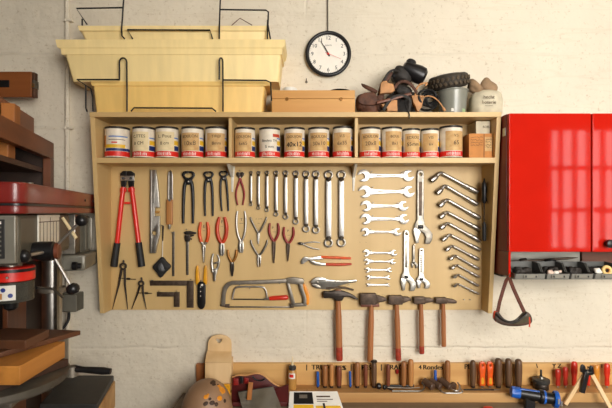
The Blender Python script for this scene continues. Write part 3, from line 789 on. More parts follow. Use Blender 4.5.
pliers('long_nose_pliers', 204, 246, 90, 24, 17, [(4, 2.6), (10, 4.2), (17, 4.4), (24, 3.2)], [(-1.5, 1.6), (1, 1.9), (4, 1.6), (4.4, 1.25), (16.6, .35)], 1.25, ORG, STEELM,
       'orange handled long nose pliers, just right of the vernier caliper', 'pliers on the board', bare=1)
pliers('combination_pliers', 222, 244, 90, 27, 12, [(4, 2.4), (10, 4.3), (18, 4.6), (27, 2.6)], [(-4, 1.4), (-1, 2.2), (4, 2.6), (9, 2.5), (11.6, 1.2)], 1.45, ORGR, STEELM,
       'orange red handled pliers with heavy bright jaws, below the gap of the small pincers', 'pliers on the board', bare=None)
pliers('bare_pliers', 241.2, 243, 90, 32, 10, [(4, 1.6), (10, 3.6), (18, 4.5), (26, 4.4), (32, 3.6)], [(-2, 1.8), (1, 2.6), (6, 2.7), (9.6, 1.6)], .85, STEEL, STEELM,
       'bare steel pliers without grips, hanging below the red end cutters', 'pliers on the board')
pliers('circlip_pliers', 258.6, 234, 90, 17, 10, [(3, 1.6), (9, 4.8), (13.5, 7.0), (17, 8.0)], [(-1, 1.3), (2, 1.3), (6, .9), (10, .4)], .75, STEELD, STEELM,
       'thin bare circlip pliers spread in a V, the upper of the pair', 'pliers on the board')
pliers('circlip_pliers', 259.2, 256.4, 90, 17, 10.5, [(3, 2.2), (9, 5.8), (13, 7.6), (16.5, 8.2)], [(-1.4, 1.7), (1.6, 2.1), (4, 1.9), (6, 1.7), (10.4, 1.2)], .8, STEELD, STEELM,
       'thin bare circlip pliers spread in a V with open tips, the lower of the pair', 'pliers on the board', tip_gap=.75)
pliers('long_nose_pliers', 274, 242.6, 90, 19, 20.5, [(4, 2.2), (9, 4.3), (14, 4.8), (19.5, 4.0)], [(-1.6, 1.5), (2, 1.7), (8, 1.5), (20.4, .45)], 1.0, REDH, IRONB,
       'dark red handled long nose pliers, the longer nosed of the dark red pair', 'pliers on the board')
pliers('long_nose_pliers', 288.4, 244.4, 91.5, 17, 17, [(3, 2.0), (8, 4.4), (12, 5.0), (17.4, 4.4)], [(-1.6, 1.5), (2, 1.7), (7, 1.4), (16.8, .4)], 1.0, REDH, IRONB,
       'dark red handled long nose pliers, the shorter nosed of the dark red pair', 'pliers on the board')
pliers('long_nose_pliers', 232.3, 263, 90, 13.5, 13.5, [(3, 1.8), (7, 3.6), (10, 4.2), (13.5, 4.4)], [(-1, 1.5), (2, 1.9), (7, 1.7), (13.2, .6)], 1.1, BRASS, IRON,
       'small yellow brown handled pliers with a dark nose, above the hacksaw frame', 'pliers on the board')
pliers('snips', 301.5, 243.6, 187, 18, 3.8, [(4, 1.2), (9, 2.6), (13, 3.3), (18.6, 3.4)], [(-2, 1.0), (0, 1.4), (2, 1.3), (3.6, .5)], .55, STEELM, IRON,
       'small bare snips with thin handles lying level below the ring spanners', 'pliers on the board', pivot_r=1.2)
# bare locking pliers (small, upright)
t = thing('locking_pliers', 'small bare locking pliers hanging upright above the yellow wire stripper', 'pliers', mid(215, 281), 'pliers on the board')
part(t, 'handle', tube([(213, 272, .01), (211.8, 264, .01), (212.4, 258, .01), (213.4, 253.6, .01)], [1.6, 1.5, 1.1, .8], 8, smooth_n=3), STEELM)
part(t, 'handle', tube([(217, 270, .01), (218.8, 264, .01), (219.2, 259, .01), (217.6, 254.6, .01)], [1.3, 1.2, 1.0, .7], 8, smooth_n=3), STEELM)
part(t, 'jaw', flat([(212.4, 269), (217.6, 268), (217.4, 272), (216, 276), (215.8, 281), (213.6, 281), (213.2, 276)], .005, .011, .002), STEELM)
part(t, 'link', flat([(213.6, 262.6), (218, 261.2), (218.2, 263), (214, 264.4)], .008, .006, .001), STEELD)
part(t, 'rivet', rod(W(215.4, 270.6, .016), W(215.4, 270.6, .019), [(0, .004), (1, .003)], 10), STEELD)
# wire stripper
t = thing('wire_stripper', 'wire stripper with yellow handles and a long black body', 'wire stripper', mid(201.6, 309))
for s in (-1, 1):
    part(t, 'handle', flat(catmull([(201.6 + s * 4.2, 265.2), (201.6 + s * 5.4, 268), (201.6 + s * 5.8, 276), (201.6 + s * 5.4, 284), (201.6 + s * 2.0, 284), (201.6 + s * 2.0, 278), (201.6 + s * 2.8, 268)], 3), .004, .012, .003), YEL, 'yellow plastic handle')
part(t, 'body', flat([(197.6, 282.6), (199.4, 281.6), (203.6, 281.6), (205.8, 282.6), (205.6, 303), (204.6, 307), (202.6, 309), (200.4, 309), (198.4, 307), (197.6, 303)], .005, .011, .0015), BLACK)
for y in (287, 291.5, 296):
    part(t, 'notch', rod(W(200.6, y, .0155), W(200.6, y, .0168), [(0, .0022), (1, .002)], 8), STEELD)
part(t, 'pivot', rod(W(202, 285, .0155), W(202, 285, .019), [(0, .006), (1, .005)], 12), STEELD)
peg(201.6, 280.6)

# ---- dividers
def dividers(ax, at, rx, ry, l, r_, lw, bar, label):
    t = thing('dividers', label, 'dividers', mid(*l), 'dividers')
    part(t, 'knob', tube([(ax, at, .01), (ax, at + 1.6, .01), (ax + .1, ry - 2.2, .01)], [.6, 1.0, .7], 9), IRON)
    part(t, 'spring_ring', flat([ngon(rx, ry, lw * 2.1, 20), ngon(rx, ry, lw * 1.05, 16)], .006, .009, .002), IRON)
    for p, s in ((l, -1), (r_, 1)):
        part(t, 'leg', tube([(rx + s * lw * .9, ry + lw * 1.6, .01), (rx + (p[0] - rx) * .4, ry + (p[1] - ry) * .42, .01), (p[0], p[1], .01)], [lw * .78, lw * .62, .3], 8), IRON)
    part(t, 'arc_screw', tube([(bar[0] - .5, bar[1], .011), (bar[2], bar[3], .011)], .42, 7), IRON)
    part(t, 'nut', tube([(bar[4], bar[1] + (bar[3] - bar[1]) * .55, .011), (bar[4] + 3, bar[1] + (bar[3] - bar[1]) * .6, .011)], [1.0, 1.0], 10), IRON)
    peg(rx, ry - .6)
dividers(123.6, 260, 123.2, 266.2, (112.4, 309.4), (127.8, 309.4), 1.75, (119, 278, 136, 279.4, 127), 'larger pair of dark steel dividers below the bolt cutter')
dividers(141.6, 277.4, 141.2, 283.4, (131.6, 309.2), (146.4, 309.2), 1.5, (137, 292.8, 152, 293.4, 145), 'smaller pair of dark steel dividers, right of the larger pair')

# ---- try squares
for (x0, x1, y0, y1, xv, yb, lab) in ((150, 193.6, 280.6, 285.6, 187, 307.6, 'larger dark metal square below the steel rule'), (157, 179.6, 292, 296.6, 174, 306.8, 'smaller dark metal square, inside the angle of the larger one')):
    t = thing('metal_square', lab, 'square', mid(xv, yb), 'metal squares')
    part(t, 'blade', flat([(x0, y0), (xv + .4, y0), (xv + .4, y1), (x0, y1)], .003, .004, .0008), IRONB)
    part(t, 'stock', flat([(xv, y0), (x1, y0), (x1, yb), (xv, yb)], .002, .008, .0012), IRONB)
    peg(x0 + 3, y0 - .4); peg(x1 - 2, y0 - .4)

for s_, px_, py_, z_ in (('E', 204, 226.6, .014), ('--', 204, 230.4, .012), ('F', 222, 222, .015), ('--', 222, 226, .012), ('T', 241.4, 219.6, .012), ('---', 241.4, 223, .014), ('- ---', 258.8, 218.6, .014), ('--', 258.6, 223, .012),
                        ('--', 259.2, 245.4, .012), ('P', 272.6, 228, .012), ('---', 274.4, 231.6, .013), ('P', 288, 231, .012), ('--', 288.6, 235, .012), ('-', 360, 242, .01), ('-', 366, 242, .01), ('-', 391, 241.6, .01)):
    mark(s_, px_, py_, z_)
# ---- hacksaw
t = thing('hacksaw', 'large grey hacksaw with an orange edged handle at the bottom of the board', 'hacksaw', mid(262, 307.5))
part(t, 'frame', flat([[(221.2, 305.6), (221.8, 294), (223.4, 287), (227, 282.6), (232, 280.8), (260, 280), (288, 278.8), (288, 282.6), (260, 284), (233, 284.6), (229.6, 286), (227, 289.6), (225.6, 295), (225.2, 305.6)]], .006, .013, .003), GREYM)
part(t, 'handle_top', flat([(286.4, 278), (293, 277), (303, 278.4), (304.4, 281), (303, 284.6), (292, 283.6), (286.6, 283)], .004, .018, .003), GREYM)
part(t, 'handle_front', flat([(286.6, 282.6), (289.6, 283), (295.6, 304.6), (292, 305.4)], .006, .014, .003), GREYM)
part(t, 'handle_back', flat(catmull([(298.6, 283), (302.6, 284), (304, 290), (306.6, 297), (306.2, 304), (303, 304), (303, 298), (300.4, 291)], 3), .004, .018, .003), GREYM)
part(t, 'grip_edge', flat(catmull([(302.6, 284.4), (305, 284.2), (307.6, 290), (309.4, 297), (308.8, 304), (306.4, 304), (306.2, 298), (304, 290.4)], 3), .005, .017, .003), ORGS, 'orange grip edge')
part(t, 'handle_foot', flat([(292, 303), (306.6, 303), (306.8, 306), (296, 306.6), (291, 306)], .005, .015, .003), GREYM)
part(t, 'blade', flat([(225.4, 306.2), (291.6, 306.4), (291.6, 307.8), (225.4, 307.6)], .011, .0012, .0003), STEELD)
part(t, 'blade_holder', flat([(220.4, 304.4), (229.6, 304), (229.6, 307.8), (220.4, 306)], .008, .008, .001), IRONB)
part(t, 'blade_holder', flat([(289.6, 303.6), (294, 303.6), (294, 307.6), (289.6, 308)], .008, .008, .001), IRONB)
peg(240, 284.8, .024); peg(280, 283.4, .024)
t = thing('small_hacksaw', 'small wire framed hacksaw with a red handle, hung inside the large grey hacksaw', 'hacksaw', mid(252, 300))
part(t, 'frame', tube([(232.6, 299.2, .012), (233.4, 293, .012), (235.4, 288.2, .012), (239, 287, .012), (250, 286.8, .012), (262, 287, .012), (265.4, 289.4, .012), (266.8, 294, .012), (267, 298.6, .012)], .85, 8, smooth_n=3), STEEL)
part(t, 'blade', flat([(232.4, 298.6), (268, 298.8), (268, 300), (232.4, 299.8)], .0115, .001, .0002), IRON)
part(t, 'ferrule', tube([(264.6, 299, .012), (270.4, 298.4, .012)], [1.2, 1.6], 10), STEELM)
part(t, 'handle', tube([(269.4, 298.6, .012), (273, 298.2, .012), (280, 297.8, .012), (286.6, 297.4, .012), (288.2, 297.2, .012)], [1.8, 2.3, 2.4, 2.5, 1.7], 12), REDS, 'red handle')
peg(250, 287.8, .016)

# ---- slip joint pliers, level
t = thing('slip_joint_pliers', 'slip joint pliers with bright jaws and orange handles lying level', 'pliers', mid(326, 267))
part(t, 'upper_jaw', flat(catmull([(301, 263.4), (301.6, 259.4), (305, 256.6), (309, 257.4), (314, 256.8), (321.6, 255.8), (323.4, 259), (318, 259.8), (312, 260), (308, 260.6), (305, 262.6), (303.4, 263.8)], 2), .005, .010, .002), STEEL)
part(t, 'lower_jaw', flat(catmull([(309.4, 260.6), (313, 260.4), (317, 262), (326, 263.2), (327, 265.6), (318, 265.4), (313, 264)], 2), .008, .010, .002), STEELM)
part(t, 'pivot', rod(W(311.4, 260.8, .017), W(311.4, 260.8, .021), [(0, .005), (1, .004)], 12), STEELD)
part(t, 'handle', tube([(321, 257, .012), (328, 257.4, .012), (340, 257.8, .012), (351, 258.4, .012)], [1.35, 1.4, 1.35, 1.15], 10), ORG)
part(t, 'handle', tube([(325.6, 264.4, .014), (336, 264.6, .014), (345, 264.4, .014), (351.6, 264, .014)], [1.35, 1.4, 1.3, 1.0], 10), ORGR)
peg(312, 261.8, .006); peg(340, 259.8, .012)

# ---- big locking pliers, level
t = thing('locking_pliers', 'large bare locking pliers lying level above the claw hammer', 'pliers', mid(334, 289), 'pliers on the board')
part(t, 'body', flat(catmull([(316, 287.4), (314, 283), (316.4, 279), (324, 278.8), (336, 280), (347, 280.2), (356, 279.4), (356.2, 281.8), (348, 283.2), (338, 286), (330, 288.6), (322, 288.8)], 2), .004, .014, .003), STEELM)
part(t, 'upper_jaw', flat(catmull([(310.6, 283.2), (311, 280.6), (315.6, 277.4), (323, 277.2), (327, 279.4), (323, 281), (317.6, 280.6), (313.6, 283.4)], 2), .006, .013, .003), STEELM)
part(t, 'lower_jaw', flat(catmull([(311.2, 284.4), (314.4, 283.4), (318.6, 284.6), (321.4, 287.4), (318, 288.6), (313.6, 287)], 2), .006, .013, .003), STEELD)
part(t, 'lever', tube([(326, 288.2, .013), (336, 287.2, .013), (346, 287.8, .013), (353.6, 290, .013)], [1.4, 1.2, 1.0, .9], 9, flatf=1.3), IRONB)
part(t, 'rivet', rod(W(317.6, 282, .0185), W(317.6, 282, .022), [(0, .005), (1, .004)], 10), STEELD)
part(t, 'rivet', rod(W(335.2, 281.6, .0175), W(335.2, 281.6, .0205), [(0, .004), (1, .003)], 10), STEELD)
peg(330, 289.6, .02); peg(349, 284.6, .02)

# ---- hammers
def haft(t, x0, y0, x1, y1, r0, r1, m, tip=None, red=None):
    p0, p1 = W(x0, y0, .02), W(x1, y1, .02); k_ = K(.02)
    f = (y1 - (tip or y1)) / (y1 - y0)
    prof = [(0, r0 * .8 * k_), (.12, r0 * .82 * k_), (.3, r0 * k_), (.55, (r0 + r1) / 2 * k_), (.85, r1 * k_), (.985, r1 * k_), (1, r1 * .8 * k_)]
    h = part(t, 'handle', rod(p0, p1, prof, 12, .8), m)
    if tip:
        q0 = p0.lerp(p1, 1 - f); q1 = p0.lerp(p1, 1.004)
        part(h, 'painted_end', rod(q0, q1, [(0, r1 * 1.03 * k_), (.9, r1 * 1.04 * k_), (1, r1 * .85 * k_)], 12, .8), mat('worn_red_paint', (158, 54, 34), .5, 0, .2, 60) if red is None else red, 'red painted end')
t = thing('claw_hammer', 'claw hammer with dark curved head and red tipped handle, leftmost of the five hammers', 'hammer', mid(339, 360), 'hammers along the lower edge')
part(t, 'head', flat(catmull([(323, 292.4), (324.6, 291), (329, 291.6), (333, 290.6), (339, 290.2), (345, 291.4), (351, 293.8), (355.6, 296.6), (358.4, 299.6), (355, 299), (349, 296.8), (344, 296.8), (342, 300.4), (335.4, 300.4), (333.4, 298.2), (328.6, 297.6), (324.4, 298), (323, 296)], 2), .008, .024, .004), IRON)
part(t, 'wedge', flat([(335.6, 289.4), (341, 289.4), (341.4, 291.4), (335.2, 291.4)], .012, .016, .001), HW)
haft(t, 338, 299, 339.4, 360.4, 3.3, 3.3, HW, 347)
def sledge(x, y, xw_, yw, pe, hx0, hy1, hx1, r, lab, tip=None, stripe=False, plate=None):
    t = thing('hammer', lab, 'hammer', mid(hx1, hy1), 'hammers along the lower edge')
    part(t, 'head', flat([(x, y + .6), (x + .8, y), (xw_ - .6, y), (xw_, y + .8), (xw_, yw - .8), (xw_ - .6, yw), (x + .6, yw), (x, yw - .6)], .004, .032, .003), IRONB)
    part(t, 'peen', flat([(xw_ - .4, y + (yw - y) * .12), (pe[0] - 2.6, pe[1] - 2.2), (pe[0], pe[1] - .9), (pe[0], pe[1] + 1.2), (pe[0] - 3, pe[1] + 1.8), (xw_ - .4, yw - (yw - y) * .12)], .006, .028, .003), IRONB)
    if plate: part(t, 'haft_collar', flat(plate, .006, .022, .001), HWR)
    haft(t, hx0, yw - 1, hx1, hy1, r, r, HW, tip)
    if stripe:
        p0, p1 = W(hx0 - r * .5, 330, .032), W(hx1 - r * .3, hy1 - 1, .032)
sledge(360, 293.2, 376.2, 304, (386.6, 299.2), 371.4, 361.4, 370, 3.0, 'heaviest hammer with a red brown collar under its block head, second of the five', None, False, [(360.6, 303.6), (379, 303.6), (379, 306.4), (360.6, 306.4)])
sledge(388.2, 295.4, 402.2, 304.2, (410.6, 299), 396.6, 360.2, 398.4, 2.8, 'square headed hammer with a red tipped long handle, middle of the five', 348)
sledge(413.2, 296.6, 424.8, 303.6, (433, 300), 421, 353.6, 421.8, 2.5, 'hammer with a short block head, second from the right of the five', 346)
sledge(434.8, 297.4, 446.4, 303.2, (456, 301.4), 443.2, 346.6, 443.8, 2.4, 'smallest hammer with a pointed peen, rightmost of the five')

# ================================================================== ON TOP OF THE TOOL BOARD
ZTOP = BT + .0003
def planter(x0, x1, xb0, xb1, yt, yrim, yb, d0, d1, label, m, double=False, il=3.0, ir=3.0, cat='planter'):
    """x0..x1 rim, xb0..xb1 foot, in pixels at the front distance d1; d0 back"""
    t = thing('flower_box', label, cat, (XX((x0 + x1) / 2, d1), -(d0 + d1) / 2, ZZ(yb, d1)), 'yellow flower boxes')
    zt, zr, zb = ZZ(yt, d1), ZZ(yrim, d1), ZZ(yb, d1)
    def ring(px0, px1, z, ins):
        a, b = XX(px0, d1), XX(px1, d1)
        return [(a, -d0 - ins, z), (b, -d0 - ins, z), (b, -d1 + ins, z), (a, -d1 + ins, z)]
    rw = (x1 - x0)
    o_b = ring(xb0, xb1, zb, .018); o_t = ring(x0 + il, x1 - ir, zr, .008)
    bm = bmesh.new()
    def loft(loops, cap0=True, cap1=True):
        vs = [[bm.verts.new(p) for p in lp] for lp in loops]
        for A, B in zip(vs, vs[1:]):
            for i in range(4): bm.faces.new((A[i], A[(i + 1) % 4], B[(i + 1) % 4], B[i]))
        if cap0: bm.faces.new(vs[0][::-1])
        if cap1: bm.faces.new(vs[-1])
    th = .004
    def inset(lp, s, z=None):
        (ax, ay, az), (bx_, _, _), (_, cy, _), _ = lp
        return [(ax + s, ay - s, az if z is None else z), (bx_ - s, ay - s, az if z is None else z), (bx_ - s, cy + s, az if z is None else z), (ax + s, cy + s, az if z is None else z)]
    loft([inset(o_b, th, zb + th), o_b, o_t, inset(o_t, th)], False, False)
    bm.faces.new([bm.verts.new(p) for p in inset(o_b, th, zb + th)])
    bmesh.ops.remove_doubles(bm, verts=bm.verts, dist=1e-6)
    bmesh.ops.bevel(bm, geom=[e for e in bm.edges if abs(e.verts[0].co.z - e.verts[1].co.z) > .02], offset=.012, segments=3, affect='EDGES', profile=.5)
    part(t, 'box_wall', from_bm(bm, True, 40), m)
    bm = bmesh.new()
    if double:
        zm = zr + (zt - zr) * .38
        loops = [ring(x0 + il + .6, x1 - ir - .6, zr - .001, .008), ring(x0 + 5.4, x1 - 3.4, zr, .006), ring(x0 + 5, x1 - 3.2, zm - .004, .005), ring(x0 + 4.6, x1 - 3, zm, .005), ring(x0 + 1.6, x1 - 1.2, zm + .006, .001), ring(x0, x1, zt - .004, 0), ring(x0 + .4, x1 - .4, zt, .001)]
    else:
        loops = [ring(x0 + il + .6, x1 - ir - .6, zr - .001, .008), ring(x0 + 1, x1 - 1, zr, .002), ring(x0, x1, zt - .003, 0), ring(x0 + .4, x1 - .4, zt, .001)]
    inn = ring(x0 + il + 1.6, x1 - ir - 1.6, zt, .012)
    loft(loops + [inn, [(p[0], p[1], zr - .001) for p in inn]], False, False)
    part(t, 'rim', from_bm(bm, True, 30), m)
    return t
planter(90.6, 270.6, 93.6, 262, 81.4, 85.6, 111.9, .0, .148, 'lowest yellow flower box, standing on the tool cabinet under the larger box', PLANT2, False, .8, 6)
# the big box stands in the rim of the lower one
planter(55.4, 285.4, 70, 278.4, 39.4, 54, 80.4, -.01, .16, 'largest yellow flower box with a stepped rim, in the middle of the pile', PLANT, True, 8.0, 4.6)
planter(78, 268, 83, 264.6, 25.6, 30.4, 39.7, .02, .15, 'shallow yellow flower box, topmost of the pile of flower boxes', PLANT, False, 1.2, 1.2)

# wire hangers around the boxes
def wires(t, runs, r=.0033):
    for nm, pts in runs: part(t, nm, tube_w([W(*p) for p in pts], r, 7), WIRE)
t = thing('planter_hanger', 'black wire hanger around the lowest yellow flower box', 'planter hanger', W(175, 112, .15), 'black wire planter hangers')
D1 = .156; D2 = .176
runs = []
for xa, xb in ((119.4, 126.8), (219.2, 222.8)):
    arch = [(xa, 79.5, D2), (xa + .2, 68, D2)] + [((xa + xb) / 2 - (xb - xa) / 2 * cos(q_ * pi / 8) , 62.5 - 4.6 * sin(q_ * pi / 8), D2) for q_ in range(9)] + [(xb, 68, D2), (xb + .2, 90, D2), (xb + .2, 111.6, D1 + .01)]
    runs.append(('arch_wire', arch))
runs += [('arm_wire', [(119.4, 79.6, D2), (77, 79.6, D2), (91, 88.6, D1 + .01)]), ('arm_wire', [(222.8, 80, D2), (266, 80.4, D2), (270.6, 82.4, D2), (271.6, 101, D1)]),
         ('side_wire', [(85.8, 85.4, .17), (85.8, 108, .168), (87, 111.6, .168)]), ('side_wire', [(91, 88.6, D1 + .01), (92.8, 97, D1 + .012), (93, 111.2, D1 + .014)]),
         ('foot_wire', [(131, 111.4, .17), (134, 107.8, .17), (212, 108.2, .17), (216, 111.4, .17)])]
wires(t, runs)
t = thing('planter_hanger', 'black wire hanger reaching to the top edge around the shallow flower box', 'planter hanger', W(175, 39, .15), 'black wire planter hangers')
D3 = .165
runs = [('upright_wire', [(124.4, -10, D3), (123, 8, D3), (121.6, 30, D3), (122, 36, D3), (124.6, 38.7, D3)]), ('upright_wire', [(220.6, -10, D3), (219.6, 20, D3), (219.2, 38.8, D3)]),
        ('arm_wire', [(123, 7.6, D3), (76.4, 8.4, D3), (87, 24.4, .156)]), ('side_wire', [(82.2, 19, .157), (82.2, 25.4, .157)]),
        ('arm_wire', [(219.8, 9.6, D3), (266, 10.2, D3), (268.4, 12, D3), (268, 25, D3), (270.4, 39, D3)]), ('side_wire', [(267.6, 20, .158), (267.4, 39, .158)]),
        ('foot_wire', [(132.6, 38.8, .157), (127.4, 29.8, .157), (210, 30.2, .157), (212.6, 38.8, .157)])]
wires(t, runs)
t = solo('bent_wire', tube_w([W(231.6, 25.4, .05), W(240, 18.2, .05), W(252, 25.2, .05)], .0018, 7), STRAP, 'thin brown bent wire standing up behind the shallow flower box', 'wire')

# pine box with a lid line and two screw hooks
d1 = .15
xa, xb = XX(271.6, d1), XX(355, d1); zt_ = ZZ(90.2, d1); zl = ZZ(98.6, d1)
t = thing('pine_box', 'light pine box with two brass hooks, standing under the wall clock', 'box', ((xa + xb) / 2, -.08, ZTOP))
part(t, 'box_body', bx(xa, xb, -d1, -.01, ZTOP, zl - .0006, .0015), PINE)
part(t, 'lid', bx(xa, xb, -d1, -.01, zl + .0004, zt_, .0015), PINE)
for px in (287, 341):
    p = W(px, 99, d1)
    h = part(t, 'hook', rod(p + Vector((0, .001, 0)), p + Vector((0, -.004, 0)), [(0, .007), (.6, .007), (1, .005)], 12), BRASS, 'small brass hook')
    part(h, 'ring', tube_w([p + Vector((.005 * cos(a * pi / 5), -.005, -.002 + .006 * sin(a * pi / 5))) for a in range(10)], .0012, 6, closed=True), BRASS)
# things on the box lid
c = W(290, 90, .115)
t = thing('jar_lid', 'round white jar lid lying on the pine box at its left end', 'lid', (c.x, -.06, zt_))
part(t, 'lid_top', rod((c.x, -.112, zt_ + .0003), (c.x, -.112, zt_ + .018), [(0, .031), (.7, .031), (.9, .029), (1, .027)], 20), WHITE)
part(t, 'lid_rim', rod((c.x, -.112, zt_ + .0002), (c.x, -.112, zt_ + .006), [(0, .0325), (1, .0325)], 20), WHITEP)
c = W(339.5, 90, .095)
t = thing('black_saucer', 'flat black round dish lying on the pine box at its right end', 'dish', (c.x, -.06, zt_))
part(t, 'dish_body', rod((c.x, -.095, zt_ + .0003), (c.x, -.095, zt_ + .012), [(0, .03), (.3, .044), (.6, .05), (.85, .044), (1, .028)], 24), BLACK)
part(t, 'dish_knob', rod((c.x, -.095, zt_ + .012), (c.x, -.095, zt_ + .0145), [(0, .01), (1, .008)], 14), BLACK)
t = thing('wall_hook', 'small grey hook in the wall between the clock and the pine box', 'hook', W(306.4, 83, -.02))
p = W(306.4, 82, -.02); 
part(t, 'wall_plate', rod(p, p + Vector((0, -.004, 0)), [(0, .006), (1, .005)], 12), GREYL)
part(t, 'shank', tube_w([p + Vector((0, -.003, 0)), p + Vector((0, -.018, -.002)), p + Vector((0, -.022, .01))], .002, 7), GREYM)

# ---- wall clock
cy_ = -.0205
cc = W(328, 55.6, -.02)
t = thing('wall_clock', 'round white wall clock with a black ring, hanging on a cord', 'clock', (cc.x, WALLY, cc.z))
kc = K(-.0)
R = 23.0 * kc
part(t, 'case_ring', tube_w([Vector((cc.x + (R - .0085) * cos(a * 2 * pi / 56), -.002, cc.z + (R - .0085) * sin(a * 2 * pi / 56))) for a in range(56)], .0088, 12, closed=True), BLACK)
face = part(t, 'dial', rod((cc.x, WALLY - .0005, cc.z), (cc.x, -.001, cc.z), [(0, R - .012), (1, R - .010)], 48), mat('clock_white', (240, 234, 222), .5, 0, .02, 30))
for n_ in range(1, 13):
    a = radians(90 - 30 * n_); rr = R * .69
    me = text_w(str(n_), .0235); me.transform(Matrix.Translation((cc.x + rr * cos(a), -.0016, cc.z + rr * sin(a)))); part(face, 'numeral', me, INK)
ms = []
for n_ in range(60):
    a = radians(6 * n_); r0, r1 = R * (.80 if n_ % 5 else .785), R * .83
    w2 = .0006 if n_ % 5 else .0011
    u = Vector((cos(a), 0, sin(a))); v = Vector((-sin(a), 0, cos(a))); b0 = Vector((cc.x, -.0012, cc.z))
    q = [b0 + u * r0 + v * w2, b0 + u * r1 + v * w2, b0 + u * r1 - v * w2, b0 + u * r0 - v * w2]
    ms.append(hexa(q, [p + Vector((0, -.0005, 0)) for p in q]))
part(face, 'minute_mark', join(*ms), INK)
me = text_w('QUARTZ', .0075); me.transform(Matrix.Translation((cc.x, -.0016, cc.z + R * .37))); part(face, 'lettering', me, INK)
def hand(nm, ang, L, wd, y, m, back=.012):
    a = radians(90 - ang); u = Vector((cos(a), 0, sin(a))); v = Vector((-sin(a), 0, cos(a))); b0 = Vector((cc.x, y, cc.z))
    q = [b0 - u * back + v * wd, b0 + u * L + v * wd * .5, b0 + u * L - v * wd * .5, b0 - u * back - v * wd]
    part(t, nm, hexa(q, [p + Vector((0, -.0008, 0)) for p in q]), m)
hand('hour_hand', 332, R * .38, .0034, -.0035, INK); hand('minute_hand', 329, R * .64, .0022, -.005, INK)
hand('second_hand', 113, R * .6, .0008, -.0064, REDP, .014)
part(t, 'hub', rod((cc.x, -.002, cc.z), (cc.x, -.009, cc.z), [(0, .0055), (1, .004)], 14), REDP, 'red hub')
part(t, 'cord', tube_w([Vector((cc.x - .001, .008, cc.z + R * .9)), Vector((cc.x - .002, .012, cc.z + R * 1.6)), Vector((cc.x - .002, .012, ZT))], .0026, 7), GREY, 'grey cord')

# ---- dark heap of old gear
def lump(name, c, s, m, label, cat, seed, rot=(0, 0, 0), rough=.18, extra=None):
    bm = bmesh.new(); bmesh.ops.create_icosphere(bm, subdivisions=3, radius=1)
    rr = random.Random(seed); fr = [(rr.uniform(1.5, 4), rr.uniform(0, 6), Vector((rr.uniform(-1, 1), rr.uniform(-1, 1), rr.uniform(-1, 1)))) for _ in range(6)]
    for v in bm.verts:
        f = 1 + 1.5 * rough * sum(sin(a * v.co.dot(dv) + b) for a, b, dv in fr) / 2.5
        p = v.co * f
        for i in range(3): p[i] = math.copysign(abs(p[i]) ** .72, p[i])
        v.co = Vector((p.x * s[0], p.y * s[1], p.z * s[2]))
    me = from_bm(bm, True, 60)
    from mathutils import Euler
    me.transform(Euler([radians(a) for a in rot]).to_matrix().to_4x4()); me.transform(Matrix.Translation(c))
    return me
c = W(366.5, 103, .09)
t = thing('leather_pouch', 'rust brown leather pouch at the left foot of the dark heap, beside the pine box', 'pouch', (c.x, -.09, ZTOP))
part(t, 'pouch_body', lump('p', (c.x, -.085, ZTOP + .046), (.044, .045, .045), LEATH, '', '', 4), LEATH)
part(t, 'pouch_flap', flat(catmull([(357.4, 100), (361, 94.4), (368, 92.4), (374, 93), (377.4, 97), (377, 104), (370, 105.4), (362, 104.6)], 2), .125, .012, .003), LEATH)
t = thing('turned_stick', 'short brown turned stick pointing left out of the dark heap', 'handle', W(368, 88, .1))
part(t, 'stick', tube([(377, 92.4, .1), (372, 89.8, .1), (366, 87, .1), (363, 85.2, .1)], [1.8, 2.3, 2.0, 1.6], 10), LEATH)
part(t, 'tip', tube([(363, 85.2, .1), (361.4, 83.6, .1)], [1.5, .5], 9), DKW)
t = solo('curved_board', flat(catmull([(376.4, 104), (378, 92), (381, 83), (386, 75), (391, 72), (392.4, 74), (388, 82), (384.6, 91), (383.4, 98), (382, 110), (378, 111)], 3), .085, .02, .003), LEATH, 'curved rust brown board standing in the dark heap', 'board')
t = solo('wedge_block', flat([(380.4, 83.6), (383, 82), (386, 81.4), (388, 84), (392.6, 84.4), (393.6, 88), (394.4, 91), (391, 93.4), (386, 93.4), (379.6, 94.4)], .108, .026, .002), TANB, 'tan toothed block, upper left of the three tan blocks', 'block', 'tan toothed blocks')
t = solo('wedge_block', flat([(381, 105), (385, 104.2), (388.4, 103.4), (388.6, 100.8), (396.6, 100.6), (397, 112), (392, 111.6), (387, 112), (386.6, 109), (383, 108.4)], .118, .026, .002), TANB, 'tan toothed block, lower left of the three tan blocks', 'block', 'tan toothed blocks')
t = solo('wedge_block', flat([(410.8, 96.4), (416, 95.6), (423.2, 96.4), (422.6, 101), (421.8, 104), (421, 108), (419, 110), (418.6, 112.2), (416.4, 111.6), (415, 107), (412.6, 103), (412, 100)], .11, .026, .002), TANB, 'tan tapered block below the black machine, right of the other two', 'block', 'tan toothed blocks')
t = solo('wood_lath', flat([(376.6, 101.6), (393, 97.4), (411, 92.4), (411.4, 95), (394, 100), (377, 104.2)], .14, .012, .002), REDW, 'brown slat slanting across the front of the dark heap', 'slat')
